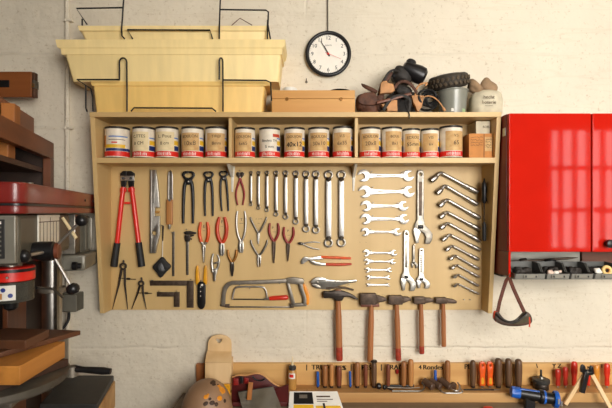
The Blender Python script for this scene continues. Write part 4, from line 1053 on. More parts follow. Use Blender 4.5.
# black machine on top
t = thing('black_power_tool', 'bulky black tool with a round barrel lying on top of the dark heap', 'power tool', W(410, 84, .08))
p0, p1 = W(402, 84, .08), W(422, 66, .08)
part(t, 'barrel', rod(W(402.5, 67.4, .085), W(425, 77.4, .085), [(0, .020), (.05, .028), (.3, .034), (.7, .039), (.9, .037), (1, .026)], 18), BLACK)
part(t, 'end_cap', rod(W(409, 68, .085), W(412, 60.4, .085), [(0, .022), (.8, .022), (1, .017)], 14), RUBBER)
part(t, 'motor', lump('m', W(402.6, 76.6, .075), (.044, .038, .036), BLACK, '', '', 9, (0, 20, 0), .12), LEATHD)
part(t, 'nozzle', rod(W(404, 72.4, .09), W(391.6, 76.8, .09), [(0, .019), (.4, .018), (.5, .013), (.9, .014), (1, .01)], 12), BLACK)
t = thing('black_pouch', 'black wrinkled pouch in the middle of the dark heap', 'pouch', (W(404, 100, .06).x, -.06, ZTOP))
part(t, 'pouch_body', lump('b', (W(404, 100, .06).x, -.045, ZTOP + .058), (.080, .036, .052), LEATHD, '', '', 21), LEATHD)
part(t, 'pouch_flap', lump('b', W(401, 91, .1), (.040, .020, .024), LEATHD, '', '', 22, (0, 24, 0)), LEATHD)
t = thing('cable_coil', 'tangled black cable coil with a tan end, left of the clear bucket', 'cable', (W(429, 104, .1).x, -.1, ZTOP))
rr = random.Random(5)
for n_ in range(6):
    cx_, cz_ = W(428 + rr.uniform(-3, 3), 101 + rr.uniform(-3, 3), .1).x, W(428, 101 + rr.uniform(-4, 2), .1).z
    R_ = rr.uniform(.022, .034); yy = -.085 - .010 * n_
    part(t, 'loop', tube_w([Vector((cx_ + R_ * 1.1 * cos(a * pi / 10), yy + .012 * sin(a * pi / 5 + n_), max(ZTOP + .005, cz_ + R_ * sin(a * pi / 10)))) for a in range(20)], .0052, 8, closed=True), RUBBER)
part(t, 'tan_end', tube_w([W(422, 97.6, .145), W(428, 96, .15), W(434, 97.6, .15), (W(440, 103, .15)), W(444, 109.6, .15)], .0028, 8, smooth_n=4), TANB, 'tan cable end')
part(t, 'plug', rod(W(443, 107.6, .15), W(445, 111, .15), [(0, .005), (1, .006)], 10), TANB)
for pts, r_, m_, lab in (([(383, 110.6, .145), (391, 99, .15), (401, 95.4, .15), (410, 99.6, .15), (408.6, 111.4, .145)], .007, LEATHD, 'black leather strap bent into an arch low in the dark heap'),
                    ([(394.6, 88, .13), (399, 82.6, .135), (406, 81.6, .14), (412.6, 86.4, .14), (417, 93, .14)], .006, LEATH, 'rust brown leather strap looped below the black power tool'),
                    ([(384, 80.6, .12), (388, 73.4, .12), (393.6, 70, .12), (399, 72, .125)], .005, LEATHD, 'thin black leather strap over the curved board')):
    solo('leather_strap', tube_w([W(*p) for p in pts], r_, 8, flatf=.35, smooth_n=4), m_, lab, 'strap', 'straps in the dark heap')
t = solo('orange_cord', tube_w([W(415, 95.4, .12), W(417, 88, .12), W(421, 84, .12), W(427, 83, .12), W(425, 86, .12)], .0042, 8, smooth_n=4), TANB, 'short orange brown cord bent over above the right tan block', 'cord')
t = solo('dangling_cable', tube_w([W(404.6, 100, .135), W(406, 108, .16), W(408.6, 112, .169), W(409.4, 114.6, .1695), W(409, 118.6, .1695)], .0024, 8, smooth_n=4), RUBBER, 'thin black cable end dangling over the shelf edge below the heap', 'cable')

# ---- clear bucket with a small tyre on it
dc = .085
cb = W(452.6, 112, dc); kk = K(dc)
t = thing('clear_bucket', 'clear plastic bucket under the small tyre on top of the cabinet', 'bucket', (cb.x, -dc, ZTOP))
rb, rt_ = 12.2 * kk, 14.6 * kk; hb = ZZ(91.4, dc) - ZTOP
bm_prof = [(0, rb), (.04, rb * 1.01), (.5, (rb + rt_) / 2), (.94, rt_), (.95, rt_ * 1.06), (1, rt_ * 1.06)]
def cup(c, h, prof, th, seg=28):
    bm = bmesh.new(); rings = []
    full = [(f * h, r) for f, r in prof] + [(f * h if f > .03 else th, r - th) for f, r in reversed(prof)]
    for z, r in full:
        rings.append([bm.verts.new((c[0] + r * cos(2 * pi * j / seg), c[1] + r * sin(2 * pi * j / seg), c[2] + z)) for j in range(seg)])
    for A, B in zip(rings, rings[1:]):
        for j in range(seg): bm.faces.new((A[j], A[(j + 1) % seg], B[(j + 1) % seg], B[j]))
    bm.faces.new(rings[0][::-1]); bm.faces.new(rings[-1])
    return from_bm(bm, True, 40)
part(t, 'bucket_wall', cup((cb.x, -dc, ZTOP), hb, bm_prof, .0025), mat('cloudy_plastic', (176, 176, 162), .25, 0, .05, 20, trans=.45))
part(t, 'green_strip', cyl_patch(Vector((cb.x, -dc, 0)), rb * 1.03, 28, 50, ZTOP + .004, ZTOP + hb * .72, 6), mat('pale_green', (150, 176, 130), .5))
part(t, 'white_strip', cyl_patch(Vector((cb.x, -dc, 0)), rb * 1.03, -24, -12, ZTOP + .01, ZTOP + hb * .85, 6), WHITE)
zt2 = ZTOP + hb
t = thing('tyre_casing', 'small worn black tyre with knobbly tread resting on the clear bucket', 'tyre', (W(448.6, 90, dc).x, -dc, zt2))
tc_ = Vector((W(448.4, 83, dc).x, -dc, zt2 + .041)); Rt = 20.6 * kk
ROTT = about(tc_, Matrix.Rotation(radians(-9), 4, 'Y') @ Matrix.Rotation(radians(10), 4, 'X'))
part(t, 'carcass', xf(rod(tc_ + Vector((0, 0, -.029)), tc_ + Vector((0, 0, .029)), [(0, Rt * .66), (.02, Rt * .8), (.12, Rt * .9), (.3, Rt * .95), (.7, Rt * .95), (.88, Rt * .9), (.98, Rt * .8), (1, Rt * .66)], 40), ROTT), TYRE)
ms = []
for n_ in range(26):
    for z_, sh in ((-.013, 0), (.006, .5)):
        a = 2 * pi * (n_ + sh) / 26
        b_ = bx(-.0055, .0055, -.003, .003, -.007, .007, .001)
        b_.transform(Matrix.Translation(tc_) @ Matrix.Rotation(a, 4, 'Z') @ Matrix.Translation((0, -Rt * .965, z_)) @ Matrix.Rotation(.5 if sh else -.5, 4, 'Y'))
        ms.append(b_)
part(t, 'tread', xf(join(*ms), ROTT), mat('tyre_tread', (84, 70, 52), .8, 0, .2, 40))
part(t, 'hub_plug', xf(rod(tc_ + Vector((0, 0, .0285)), tc_ + Vector((0, 0, .0325)), [(0, Rt * .6), (1, Rt * .5)], 24), ROTT), BLACK)

# ---- cloth bag with lettering
t = thing('cloth_bag', 'off white cloth bag with faded black lettering at the right end of the cabinet top', 'bag', (W(486, 112, .08).x, -.08, ZTOP))
def bag():
    bm = bmesh.new(); rings = []
    cx_, seg = W(485, 112, .085).x, 32
    for f, rx, ry, ox in ((0, .063, .055, 0), (.04, .067, .06, 0), (.3, .068, .062, .0), (.6, .067, .06, .001), (.8, .062, .054, .002), (.92, .050, .042, .003), (1, .03, .025, .004)):
        ring = []
        for j in range(seg):
            a = 2 * pi * j / seg; wv = 1 + .035 * sin(5 * a + f * 4) * (.3 + f) + .02 * sin(9 * a + 2)
            e = .75
            ring.append(bm.verts.new((cx_ + ox + rx * wv * math.copysign(abs(cos(a)) ** e, cos(a)), -.085 + ry * wv * math.copysign(abs(sin(a)) ** e, sin(a)), ZTOP + .0004 + f * .108)))
        rings.append(ring)
    for A, B in zip(rings, rings[1:]):
        for j in range(seg): bm.faces.new((A[j], A[(j + 1) % seg], B[(j + 1) % seg], B[j]))
    bm.faces.new(rings[0][::-1]); bm.faces.new(rings[-1])
    return from_bm(bm, True, 70)
part(t, 'bag_body', bag(), CLOTH)
part(t, 'tied_neck', lump('n', W(488.4, 86.6, .09), (.03, .026, .024), CLOTH, '', '', 31, (0, 35, 0), .25), mat('cloth_brown', (150, 122, 92), .85, 0, .15, 30, bump=.3))
part(t, 'fold', lump('n', W(475.4, 88.4, .095), (.036, .03, .022), CLOTH, '', '', 33, (0, 38, 0), .2), mat('cloth_brown', (150, 122, 92)))
ms = []
for s_, z_, sz in (('hecht', 97, .021), ('hoterie', 102.2, .020), ('-------', 105.4, .014)):
    me = text_w(s_, sz); me.transform(Matrix.Translation((W(489, z_, .15).x, -.1505, ZZ(z_, .15)))); ms.append(me)
part(t, 'lettering', join(*ms), INKG)

# ================================================================== RED WALL CABINETS AT THE RIGHT
FD = .216
CZT, CZB = ZZ(113, FD), ZZ(252, FD)
CXL = .8135
def cabinet(xl, xr, label, low, handle=False):
    t = thing('wall_cabinet', label, 'cabinet', ((xl + xr) / 2, WALLY, CZB), 'red wall cabinets')
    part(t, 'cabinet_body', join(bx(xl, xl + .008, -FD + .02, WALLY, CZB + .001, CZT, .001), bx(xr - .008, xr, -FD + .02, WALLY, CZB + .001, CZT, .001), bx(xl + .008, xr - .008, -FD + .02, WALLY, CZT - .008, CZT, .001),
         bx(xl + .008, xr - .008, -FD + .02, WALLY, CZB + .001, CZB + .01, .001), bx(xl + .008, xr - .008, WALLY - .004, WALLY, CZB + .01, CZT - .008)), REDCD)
    d_ = part(t, 'door', bx(xl + .0015, xr - .0015, -FD, -FD + .0185, CZB, CZT - .001, .0035, 3), REDC)
    if handle:
        p = W(606.6, 243.4, FD)
        part(d_, 'knob', rod(p, p + Vector((0, -.03, 0)), [(0, .010), (.35, .010), (.45, .016), (.9, .0165), (1, .012)], 18), BLACK, 'round black knob')
        q = p + Vector((0, -.022, 0))
        part(d_, 'latch_lever', rod(q, q + Vector((.05, 0, .004)), [(0, .009), (.8, .010), (1, .007)], 12, .6), BLACK)
    return t
CXM = XX(591.8, FD)
c1_ = cabinet(CXL, CXM - .001, 'red wall cabinet nearest the tool board, its glossy door mirroring a window', True)
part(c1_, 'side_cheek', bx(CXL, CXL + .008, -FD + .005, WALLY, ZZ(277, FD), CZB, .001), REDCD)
part(c1_, 'cheek_edge', bx(CXL - .0005, CXL + .0085, -FD - .0005, -FD + .0049, ZZ(277, FD), CZB - .0005, .001), REDC)
p = W(504.6, 133.5, .2)
part(c1_, 'side_clip', bx(CXL - .0025, CXL - .0002, -.19, -.165, ZZ(136, .18), ZZ(128, .18), .0008), STEELM)
cabinet(CXM + .001, CXM + .36, 'second red wall cabinet with a round black knob, at the right edge', True, True)
# recess under the cabinets: pale back sheet, brown panel, rail for the bins
zlow = ZZ(279.5, .2)
bay = thing('bin_rail', 'pale metal back sheet and rail under the red cabinets carrying the plastic bins', 'rail', (1.1, WALLY, zlow))
part(bay, 'back_sheet', bx(CXL + .012, XX(590, .1), -.03, WALLY, zlow + .012, CZB - .002, .001), mat('pale_metal', (176, 172, 160), .5, 0, .05, 20))
part(bay, 'brown_panel', bx(XX(591, .1), CXM + .36, -.04, WALLY, zlow + .012, CZB - .002, .001), REDW, 'brown wooden panel')
part(bay, 'shelf', bx(CXL + .012, CXM + .36, -.12, WALLY, zlow, zlow + .011, .001), DGREY)
part(bay, 'rail_bar', bx(CXL + .03, CXM + .36, -.135, -.121, zlow + .012, zlow + .028, .001), GREYL)
def heap_box(t, nm, m, x0, x1, y0, y1, z, n, seed, s):
    rr = random.Random(seed); ms = []
    for _ in range(n):
        ms.append(lump('h', (rr.uniform(x0 + s, x1 - s), rr.uniform(y0 + s, y1 - s), z + rr.uniform(0, s)), (s * rr.uniform(.6, 1), s * rr.uniform(.6, 1), s * rr.uniform(.5, .9)), m, '', '', rr.randint(0, 99)))
    return join(*ms)
BINS = [(514.8, 545.6, 'dark plastic bin with dark contents, first from the hanging goggles'), (546.4, 570, 'dark plastic bin holding a few pale pieces, second from the goggles'),
        (570.8, 593.6, 'dark plastic bin with dark contents, just left of the bin with the cream roll'), (594.4, 622, 'plastic bin holding a cream tape roll and white pieces, at the right edge')]
BF = .242
for i, (xa, xb, lab) in enumerate(BINS):
    a, b = XX(xa, BF), XX(xb, BF); z0 = ZZ(279.6, BF); zl_ = ZZ(273.8, BF); zh = ZZ(262.5, .18)
    yb_, yf = -.1385, -BF
    t = thing('storage_bin', lab, 'bin', ((a + b) / 2, -.2, z0), 'plastic bins under the red cabinets')
    th = .003
    poly = [(yb_, z0), (yf + .008, z0), (yf, zl_), (yf + .03, zl_ + .004), (yf + .055, zh - .002), (yb_, zh)]
    def sidewall(x):
        bm = bmesh.new()
        A = [bm.verts.new((x, p[0], p[1])) for p in poly]; B = [bm.verts.new((x + th, p[0], p[1])) for p in poly]
        bm.faces.new(A); bm.faces.new(B[::-1])
        for j in range(len(A)): bm.faces.new((A[j], A[(j + 1) % len(A)], B[(j + 1) % len(A)], B[j]))
        return from_bm(bm, True, 30)
    part(t, 'bin_body', join(sidewall(a), sidewall(b - th), bx(a + th, b - th, yf + .006, yb_, z0, z0 + th), bx(a + th, b - th, yb_ - th, yb_, z0 + th, zh)), BINM)
    part(t, 'front_lip', hexa([(a + th, yf + .004, z0), (b - th, yf + .004, z0), (b - th, yf + .0085, z0), (a + th, yf + .0085, z0)], [(a + th, yf - .004, zl_), (b - th, yf - .004, zl_), (b - th, yf + .001, zl_), (a + th, yf + .001, zl_)], .0006), BINL, 'lighter grey front lip')
    sl = part(t, 'label_slot', bx((a + b) / 2 - .028, (a + b) / 2 + .028, yf - .006, yf - .0035, z0 + .007, zl_ - .004, .0008), GREYL)
    for xs in ((a + b) / 2 - .02, (a + b) / 2 + .02):
        part(t, 'stud', bx(xs - .0025, xs + .0025, yf - .0085, yf - .0062, z0 + .009, zl_ - .006, .0006), BLACK)
    o = solo('bin_filling', heap_box(t, 'f', BLACK, a + .008, b - .008, yf + .035, yb_ - .006, z0 + .0185, 16, 40 + i, .0155), LEATHD, ['dark odds and ends heaped in the first bin', 'dark odds and ends under the pale pieces', 'dark odds and ends heaped in the third bin', 'dark odds and ends under the cream roll'][i], 'small parts', None)
    o['kind'] = 'stuff'
def pebble(px, py, d, s, m, lab, seed):
    t = solo('pale_piece', lump('x', W(px, py, d), (s, s * .8, s * .7), m, '', '', seed), m, lab, 'piece', 'pale pieces in the bins')
PINK = mat('pinkish_white', (216, 190, 172), .6)
pebble(550.6, 272.2, .225, .012, PINK, 'larger pinkish white piece at the left in the second bin', 1); pebble(556, 272.4, .228, .010, WHITE, 'small white piece in the middle of the second bin', 2)
pebble(559.6, 271.2, .22, .008, PINK, 'smallest pale piece at the right in the second bin', 3)
pebble(597.8, 270.6, .225, .014, WHITE, 'white piece in the bin with the cream roll', 6)
p = W(607, 270.4, .225)
t = thing('tape_roll', 'cream tape roll standing in the bin at the right edge', 'tape', p)
part(t, 'roll', tube_w([Vector((p.x + .015 * cos(a * pi / 10), p.y + .004 * sin(a * pi / 10), p.z + .015 * sin(a * pi / 10))) for a in range(20)], .0062, 10, closed=True), SKIN)
part(t, 'core', tube_w([Vector((p.x + .0088 * cos(a * pi / 10), p.y - .001, p.z + .0088 * sin(a * pi / 10))) for a in range(20)], .0014, 6, closed=True), CARD)
# long things lying behind the bins
t = thing('drill_bit', 'long dark drill with a pale shank lying behind the bins, under the first red cabinet', 'drill bit', W(540, 261, .07))
part(t, 'shank', rod(W(512, 262.6, .1), W(522, 261.6, .1), [(0, .008), (1, .008)], 10), STEELM)
part(t, 'chuck_end', rod(W(519, 262, .1), W(527, 261, .1), [(0, .009), (.2, .014), (.9, .014), (1, .009)], 10), IRON)
part(t, 'flute', rod(W(527, 261, .1), W(578, 257.6, .1), [(0, .0055), (.8, .0055), (1, .001)], 10), IRONB)
t = thing('black_cylinder', 'short black cylinder on the rail above the second bin', 'cylinder', W(550, 263, .12))
part(t, 'cylinder_body', rod(W(546, 262, .12), W(555, 262, .12), [(0, .012), (.1, .013), (.9, .013), (1, .011)], 14), BLACK)
part(t, 'collar', rod(W(549.6, 262, .12), W(551.6, 262, .12), [(0, .0142), (1, .0142)], 14), DGREY)
t = thing('grey_case', 'flat grey case lying behind the bins below the second red cabinet', 'case', W(592, 262, .08))
part(t, 'case_body', bx(XX(584, .1), XX(606, .1), -.115, -.05, zlow + .03, zlow + .05, .003), GREYL)
part(t, 'case_lid', bx(XX(584, .1), XX(606, .1), -.115, -.05, zlow + .0505, zlow + .057, .002), GREYM)

# ---- goggles hanging under the cabinet
t = thing('safety_goggles', 'dark brown safety goggles hanging by a red brown strap below the red cabinet', 'goggles', W(511, 326, .2))
gd = .22
def strap(pts, w_=.0075):
    return tube_w([W(*p) for p in pts], w_, 8, flatf=.25)
part(t, 'strap', strap([(497.4, 313, gd), (499.6, 302, gd), (503.4, 289, gd), (506.4, 280, gd), (508, 277, gd + .012), (510, 279.6, gd), (513.6, 289, gd), (519, 301, gd), (524, 311.6, gd)]), STRAP)
part(t, 'strap_end', strap([(529.4, 317, gd + .01), (529.8, 322, gd + .01), (529.4, 327, gd + .01)], .003), ORGR)
part(t, 'strap_slide', strap([(496, 311, gd), (495.6, 317, gd), (497.6, 321, gd)], .009), ORGR)
part(t, 'goggle_frame', flat([catmull([(494.6, 312), (497.6, 311.4), (500.6, 315.4), (505, 319.4), (511, 321.4), (517, 319.4), (522, 314.6), (525.6, 311.4), (529.4, 314), (531, 319), (529.4, 323), (522, 325.2), (512, 325.8), (503, 324.8), (496.4, 322), (493.6, 318)], 3)], .2, .03, .006), GOGG)
part(t, 'lens_rim', tube_w([W(497, 314, .236), W(501, 318, .238), W(506, 321, .24), W(511.4, 322.4, .24), W(517.6, 321, .24), W(522.6, 317, .238), W(526, 313.4, .236)], .0045, 8, smooth_n=3), LEATHD)
part(t, 'lens', flat(catmull([(515, 320), (520, 317.4), (525, 313.4), (528.6, 316), (527.6, 321.4), (520, 323.6), (513, 324)], 2), .231, .004, .001), mat('smoked_lens', (84, 78, 62), .15))
hk = W(508, 276.4, .23)
t = solo('cabinet_hook', tube_w([(hk.x, -.20, ZZ(277, FD) + .004), (hk.x, -.232, hk.z - .001), (hk.x, -.246, hk.z + .012)], .002, 7), STEELD, 'small hook under the red cabinet holding the goggles strap', 'hook')

# ================================================================== WORKBENCH AND TOOL RACK
LZ = ZC - .7785; LD = .086           # rack ledge height and depth
BZ = ZC - .8216                      # bench top
bench = thing('workbench', 'long worn wooden workbench along the bottom of the picture', 'workbench', (.7, -.3, 0))
BXL, BXR = -.56, 2.1
for n_ in range(4):
    y1 = WALLY - .002 - n_ * .158
    part(bench, 'top_plank', bx(BXL, BXR, y1 - .1565, y1, BZ - .05, BZ, .002), BENCH)
part(bench, 'apron', bx(BXL + .04, BXR - .04, -.58, -.55, BZ - .17, BZ - .051, .002), DKW)
for x in (BXL + .05, BXR - .13):
    for y in (-.56, -.08): part(bench, 'leg', bx(x, x + .08, y, y + .08, .0003, BZ - .051, .003), DKW)
rack = thing('tool_rack', 'pine rack board with lettering and a ledge of handles, behind the bench', 'tool rack', (.6, 0, BZ))
RX0 = XX(196, 0)
part(rack, 'backboard', bx(XX(204.6, 0), 1.72, .0002, WALLY, LZ, ZZ(363.6, 0), .0015), PINEB)
part(rack, 'backboard_end', bx(RX0, XX(204.2, 0), .0002, WALLY, LZ, ZZ(364.4, 0), .0015), HW, 'darker end piece of the backboard')
part(rack, 'ledge', bx(RX0, 1.72, -LD, WALLY, BZ + .0004, LZ - .0003, .002), PINEL)
def rack_text(s, px, py, size, m=INK, bold=1):
    ms = []
    for j in range(bold):
        me = text_w(s, size, .0004, 'LEFT'); me.transform(Matrix.Translation((XX(px, 0) + j * .0007, -.0004, ZZ(py, 0)))); ms.append(me)
    part(rack, 'lettering', join(*ms), m)
for s, px, py, sz in (('|', 305.6, 367, .026), ('TRUSQ', 311.4, 367.4, .028), ('LES', 335.4, 368, .026), ('|', 350, 367, .028), ('S', 343.2, 368, .026), ('|', 380.2, 367, .028), ('RES', 361, 367.6, .026), ('RAOS', 389.4, 367.4, .028), ('4', 418.4, 367.4, .024), ('Rondes', 422.6, 367.4, .027), ('PL', 464, 366.8, .028), ('\\', 535.8, 366, .024), ('Y Z', 552, 366, .024), ('x', 586.6, 367, .02), ('I', 601, 366.4, .02)):
    rack_text(s, px, py, sz * 1.12, INK, 4)
ms = []
for px, a_, s in ((306.4, 0, '|'), (311, 0, '-  - --  -'), (371, 0, '- -- - --')):
    me = text_w(s, .02, .0004, 'LEFT'); me.transform(Matrix.Rotation(radians(-90), 4, 'X')); me.transform(Matrix.Translation((XX(px, .07), -.055, LZ + .0001))); ms.append(me)
part(rack, 'ledge_marks', join(*ms), INKG)

# ---- upright handles in the ledge
def upright(name, x0, x1, y0, m, label, cat='handle', group='wooden handles standing in the rack', kind='wood', lean=0, d=.03, y1=386):
    r = (x1 - x0) / 2 * K(d); xc = XX((x0 + x1) / 2, d); zt_ = ZZ(y0, d); zb = LZ + .0001
    t = thing(name, label, cat, (xc, -d, zb), group)
    p0 = Vector((xc + lean, -d, zb + .010)); p1 = Vector((xc, -d, zt_))
    if kind == 'wood':
        part(t, 'handle', rod(p0, p1, [(0, r * .8), (.06, r * .86), (.2, r * .93), (.5, r), (.8, r * .98), (.93, r * .9), (.98, r * .68), (1, r * .4)], 14), m)
        part(t, 'ferrule', rod((xc + lean, -d, zb), (xc + lean, -d, zb + .011), [(0, r * .55), (.1, r * .72), (1, r * .78)], 12), IRON, 'dark metal ferrule')
    elif kind == 'stick':
        part(t, 'shaft', rod((xc + lean, -d, zb + .006), p1, [(0, r * .9), (.1, r), (.93, r), (1, r * .8)], 10), m)
        part(t, 'tip', rod((xc + lean, -d, zb), (xc + lean, -d, zb + .006), [(0, r * .5), (1, r * .85)], 8), DGREY)
    elif kind == 'plastic':
        prof = [(0, r * .72), (.1, r * .8), (.35, r * .72), (.55, r * .95), (.8, r), (.94, r * .92), (1, r * .55)]
        part(t, 'handle', rod(p0, p1, prof, 12, .75), m)
        part(t, 'blade', rod((xc + lean, -d, zb), (xc + lean, -d, zb + .011), [(0, r * .3), (1, r * .3)], 8), STEELM)
    elif kind == 'file':
        k_ = K(d); zz = lambda f: p0.z + (p1.z - p0.z) * f
        o = [(xc - r * .8, zz(0)), (xc - r * .95, zz(.1)), (xc - r * .75, zz(.35)), (xc - r * .9, zz(.6)), (xc - r, zz(.85)), (xc - r * .7, zz(.97)), (xc, zz(1)), (xc + r * .7, zz(.97)), (xc + r, zz(.85)), (xc + r * .9, zz(.6)), (xc + r * .75, zz(.35)), (xc + r * .95, zz(.1)), (xc + r * .8, zz(0))]
        hole = [(xc + r * .3 * cos(a * pi / 6), zz(.84) + r * .38 * sin(a * pi / 6)) for a in range(12)]
        part(t, 'handle', plate_xz([o, hole], -d + .008, .016, .004), m)
        part(t, 'yellow_mark', plate_xz([[(xc - r * .4, zz(.08)), (xc + r * .4, zz(.08)), (xc + r * .45, zz(.3)), (xc, zz(.36)), (xc - r * .45, zz(.3))]], -d - .0081, .0006), YEL)
        part(t, 'tang', rod((xc, -d, zb), (xc, -d, zb + .011), [(0, r * .4), (1, r * .4)], 8), STEELM)
    return t
upright('scriber', 316.2, 319.2, 371.6, BLUES, 'blue stick standing in the rack, just right of the amber glue bottle', 'stick', 'blue sticks in the rack', 'stick', .001)
upright('chisel', 322.2, 327.8, 365, HWM, 'brown wooden handle just right of the first blue stick')
upright('chisel', 329, 334, 364.2, HWL, 'light wooden handle, middle of the three between the first two blue sticks')
upright('chisel', 336.2, 341.8, 366, HWR, 'reddish wooden handle, rightmost of the three between the first two blue sticks')
upright('scriber', 348.6, 351.2, 371.2, BLUES, 'blue stick standing between the first group of wooden handles and the next', 'stick', 'blue sticks in the rack', 'stick', .002)
upright('chisel', 354.4, 360.2, 362.2, HWM, 'stout brown wooden handle just right of the second blue stick')
upright('chisel', 363.4, 367.8, 364.4, HWR, 'slim reddish wooden handle under the heaviest hammer')
t = upright('chisel', 371.4, 376.8, 362.4, HWD, 'dark wooden handle with a flat wider top under the heaviest hammer')
p = W(373.8, 361.6, .03)
part(t, 'cap', rod(p + Vector((0, 0, -.004)), p + Vector((0, 0, .006)), [(0, .011), (.2, .0145), (.8, .0145), (1, .012)], 14), IRON, 'dark wider cap')
upright('chisel', 386, 390.4, 364.2, HWR, 'slim dark red wooden handle standing alone below the middle hammer')
upright('chisel', 400.8, 406.6, 361.2, HWM, 'long light brown wooden handle, left one of the pair beside the word with the 4')
upright('chisel', 407.8, 413.8, 359.2, HWL, 'long light brown wooden handle, right one of the pair beside the word with the 4')
upright('scriber', 433.8, 436.8, 370, BLUES, 'blue stick sticking up behind the dark lying handles', 'stick', 'blue sticks in the rack', 'stick', .001)
upright('chisel', 444.6, 450.4, 360.4, HWM, 'brown wooden handle standing behind the dark lying handles')
upright('chisel', 470, 475.8, 360.2, HWD, 'dark brown wooden handle just left of the two orange handles')
upright('file', 478.8, 485.4, 361.2, ORG, 'orange plastic file handle with a hole, left one of the pair', 'file', 'orange file handles', 'file')
upright('file', 486.6, 493, 361.2, ORG, 'orange plastic file handle with a hole, right one of the pair', 'file', 'orange file handles', 'file')
upright('chisel', 494.8, 501.8, 358.2, HWD, 'thick dark wooden handle just right of the two orange handles')
upright('chisel', 505, 511.6, 358.4, HWD, 'thick dark wooden handle, middle of the three right of the orange handles')
upright('chisel', 515, 522, 359, HWD, 'thick dark wooden handle, rightmost of the three, above the blue tool')
upright('screwdriver', 555, 560.8, 369, REDK, 'short deep red screwdriver handle, first right of the black puck', 'screwdriver', 'red screwdrivers in the rack', 'plastic')
upright('screwdriver', 562.8, 568.2, 367, REDK, 'deep red screwdriver handle, second right of the black puck', 'screwdriver', 'red screwdrivers in the rack', 'plastic')
upright('screwdriver', 571, 577.4, 361.6, REDS, 'tallest bright red screwdriver handle, left of the wooden tripod head', 'screwdriver', 'red screwdrivers in the rack', 'plastic')
upright('screwdriver', 586.4, 590.6, 374, REDS, 'small red screwdriver handle seen between the legs of the wooden tripod', 'screwdriver', 'red screwdrivers in the rack', 'plastic')
upright('screwdriver', 594, 599.4, 365, AMB, 'amber yellow screwdriver handle right of the wooden tripod head', 'screwdriver', None, 'plastic')
upright('screwdriver', 604, 610, 363.4, REDS, 'red screwdriver handle at the right end of the rack', 'screwdriver', 'red screwdrivers in the rack', 'plastic')
t = solo('red_bead', rod(W(397, 374, .006), W(397.2, 369.4, .006), [(0, .004), (.4, .008), (.8, .009), (1, .005)], 12), REDH, 'small dark red knob behind the slim dark red handle', 'knob')

# ---- amber glue bottle
d = .045
c = W(292.4, 388, d); c.z = LZ + .0002
t = thing('glue_bottle', 'amber bottle with a metal cap and a thin nozzle standing on the rack ledge', 'bottle', c)
def at(f0, f1, pr, seg=18): return rod((c.x, -d, f0), (c.x, -d, f1), pr, seg)
rb = 4.3 * K(d)
part(t, 'bottle_body', at(c.z, ZZ(369.6, d), [(0, rb * .9), (.05, rb), (.9, rb), (1, rb * .8)]), GLUE)
part(t, 'label', cyl_patch(c, rb + .0003, -50, 40, ZZ(377.4, d), ZZ(372, d), 8), WHITE)
part(t, 'red_mark', cyl_patch(c, rb + .0008, -40, 15, ZZ(376, d), ZZ(373, d), 6), CANR)
part(t, 'cap', at(ZZ(369.6, d), ZZ(365, d), [(0, rb * .72), (.15, rb * .86), (.7, rb * .86), (.8, rb * .6), (1, rb * .5)]), DGREY)
part(t, 'nozzle', at(ZZ(365, d), ZZ(356.6, d), [(0, rb * .3), (.3, rb * .2), (1, rb * .1)], 10), PAPERC)

# ---- brochure leaning on the ledge edge
A0, A1 = Vector((XX(289.6, .1), -LD - .006, LZ + .007)), Vector((XX(337.4, .1), -LD - .006, LZ + .007))
B0, B1 = Vector((XX(288.6, .15), -.152, BZ + .0006)), Vector((XX(343.4, .15), -.152, BZ + .0006))
nrm = (A1 - A0).cross(B0 - A0).normalized()
if nrm.y > 0: nrm = -nrm
t = thing('brochure', 'white printed brochure with a black picture and yellow strips, leaning on the rack ledge', 'brochure', (A0 + B1) / 2)
def on_sheet(u0, u1, v0, v1, lift, th=.0004):
    q = lambda u, v: (A0 + (A1 - A0) * u) * (1 - v) + (B0 + (B1 - B0) * u) * v + nrm * lift
    lo = [q(u0, v0), q(u1, v0), q(u1, v1), q(u0, v1)]
    return hexa(lo, [p + nrm * th for p in lo])
part(t, 'sheet', on_sheet(0, 1, 0, 1, .0004, .003), WHITE)
part(t, 'black_picture', on_sheet(.09, .47, .06, .72, .0036), BLACK)
part(t, 'grey_patch', on_sheet(.2, .36, .2, .4, .0041), GREYM)
part(t, 'heading', on_sheet(.54, .82, .26, .34, .0036), INKG)
part(t, 'text_line', on_sheet(.54, .86, .44, .48, .0036), INKG); part(t, 'text_line', on_sheet(.54, .74, .55, .59, .0036), INKG)
part(t, 'yellow_strip', on_sheet(.09, .46, .76, .97, .0036), CANY); part(t, 'yellow_strip', on_sheet(.5, .96, .82, .97, .0036), CANY)
part(t, 'black_spike', on_sheet(.64, .68, .68, .97, .0041), INK)

# ---- tools lying on the ledge
zl = LZ
t = thing('fretsaw', 'small saw with bright bent frame and black knobs lying on the ledge', 'saw', (W(400, 390, .06).x, -.06, zl))
part(t, 'frame', tube_w([Vector((p.x, p.y, max(p.z, LZ + .0046))) for p in (W(392, 391.4, .078), W(410, 391.4, .078), W(419, 391.2, .078), W(423.4, 389.4, .066), W(424, 385.4, .05), W(421.6, 382.6, .04))], .004, 8, smooth_n=4), STEELD)
part(t, 'blade', tube_w([W(384, 387.4, .06), W(408, 388.2, .06), W(420, 387.6, .05)], .0025, 7), STEELM)
part(t, 'knob', rod(W(376.6, 385.6, .055), W(381, 386.4, .055), [(0, .008), (.2, .013), (.8, .013), (1, .009)], 12), BLACK)
part(t, 'knob', rod(W(382.6, 387, .06), W(386, 387.4, .06), [(0, .007), (.3, .0105), (.7, .0105), (1, .007)], 12), BLACK)
part(t, 'screw', rod(W(386, 387.8, .062), W(393, 390, .078), [(0, .004), (1, .003)], 8), IRON)
part(t, 'back_arm', tube_w([W(386, 385.8, .03), W(404, 386, .03), W(414, 385.6, .03)], .0055, 8), BLACK)
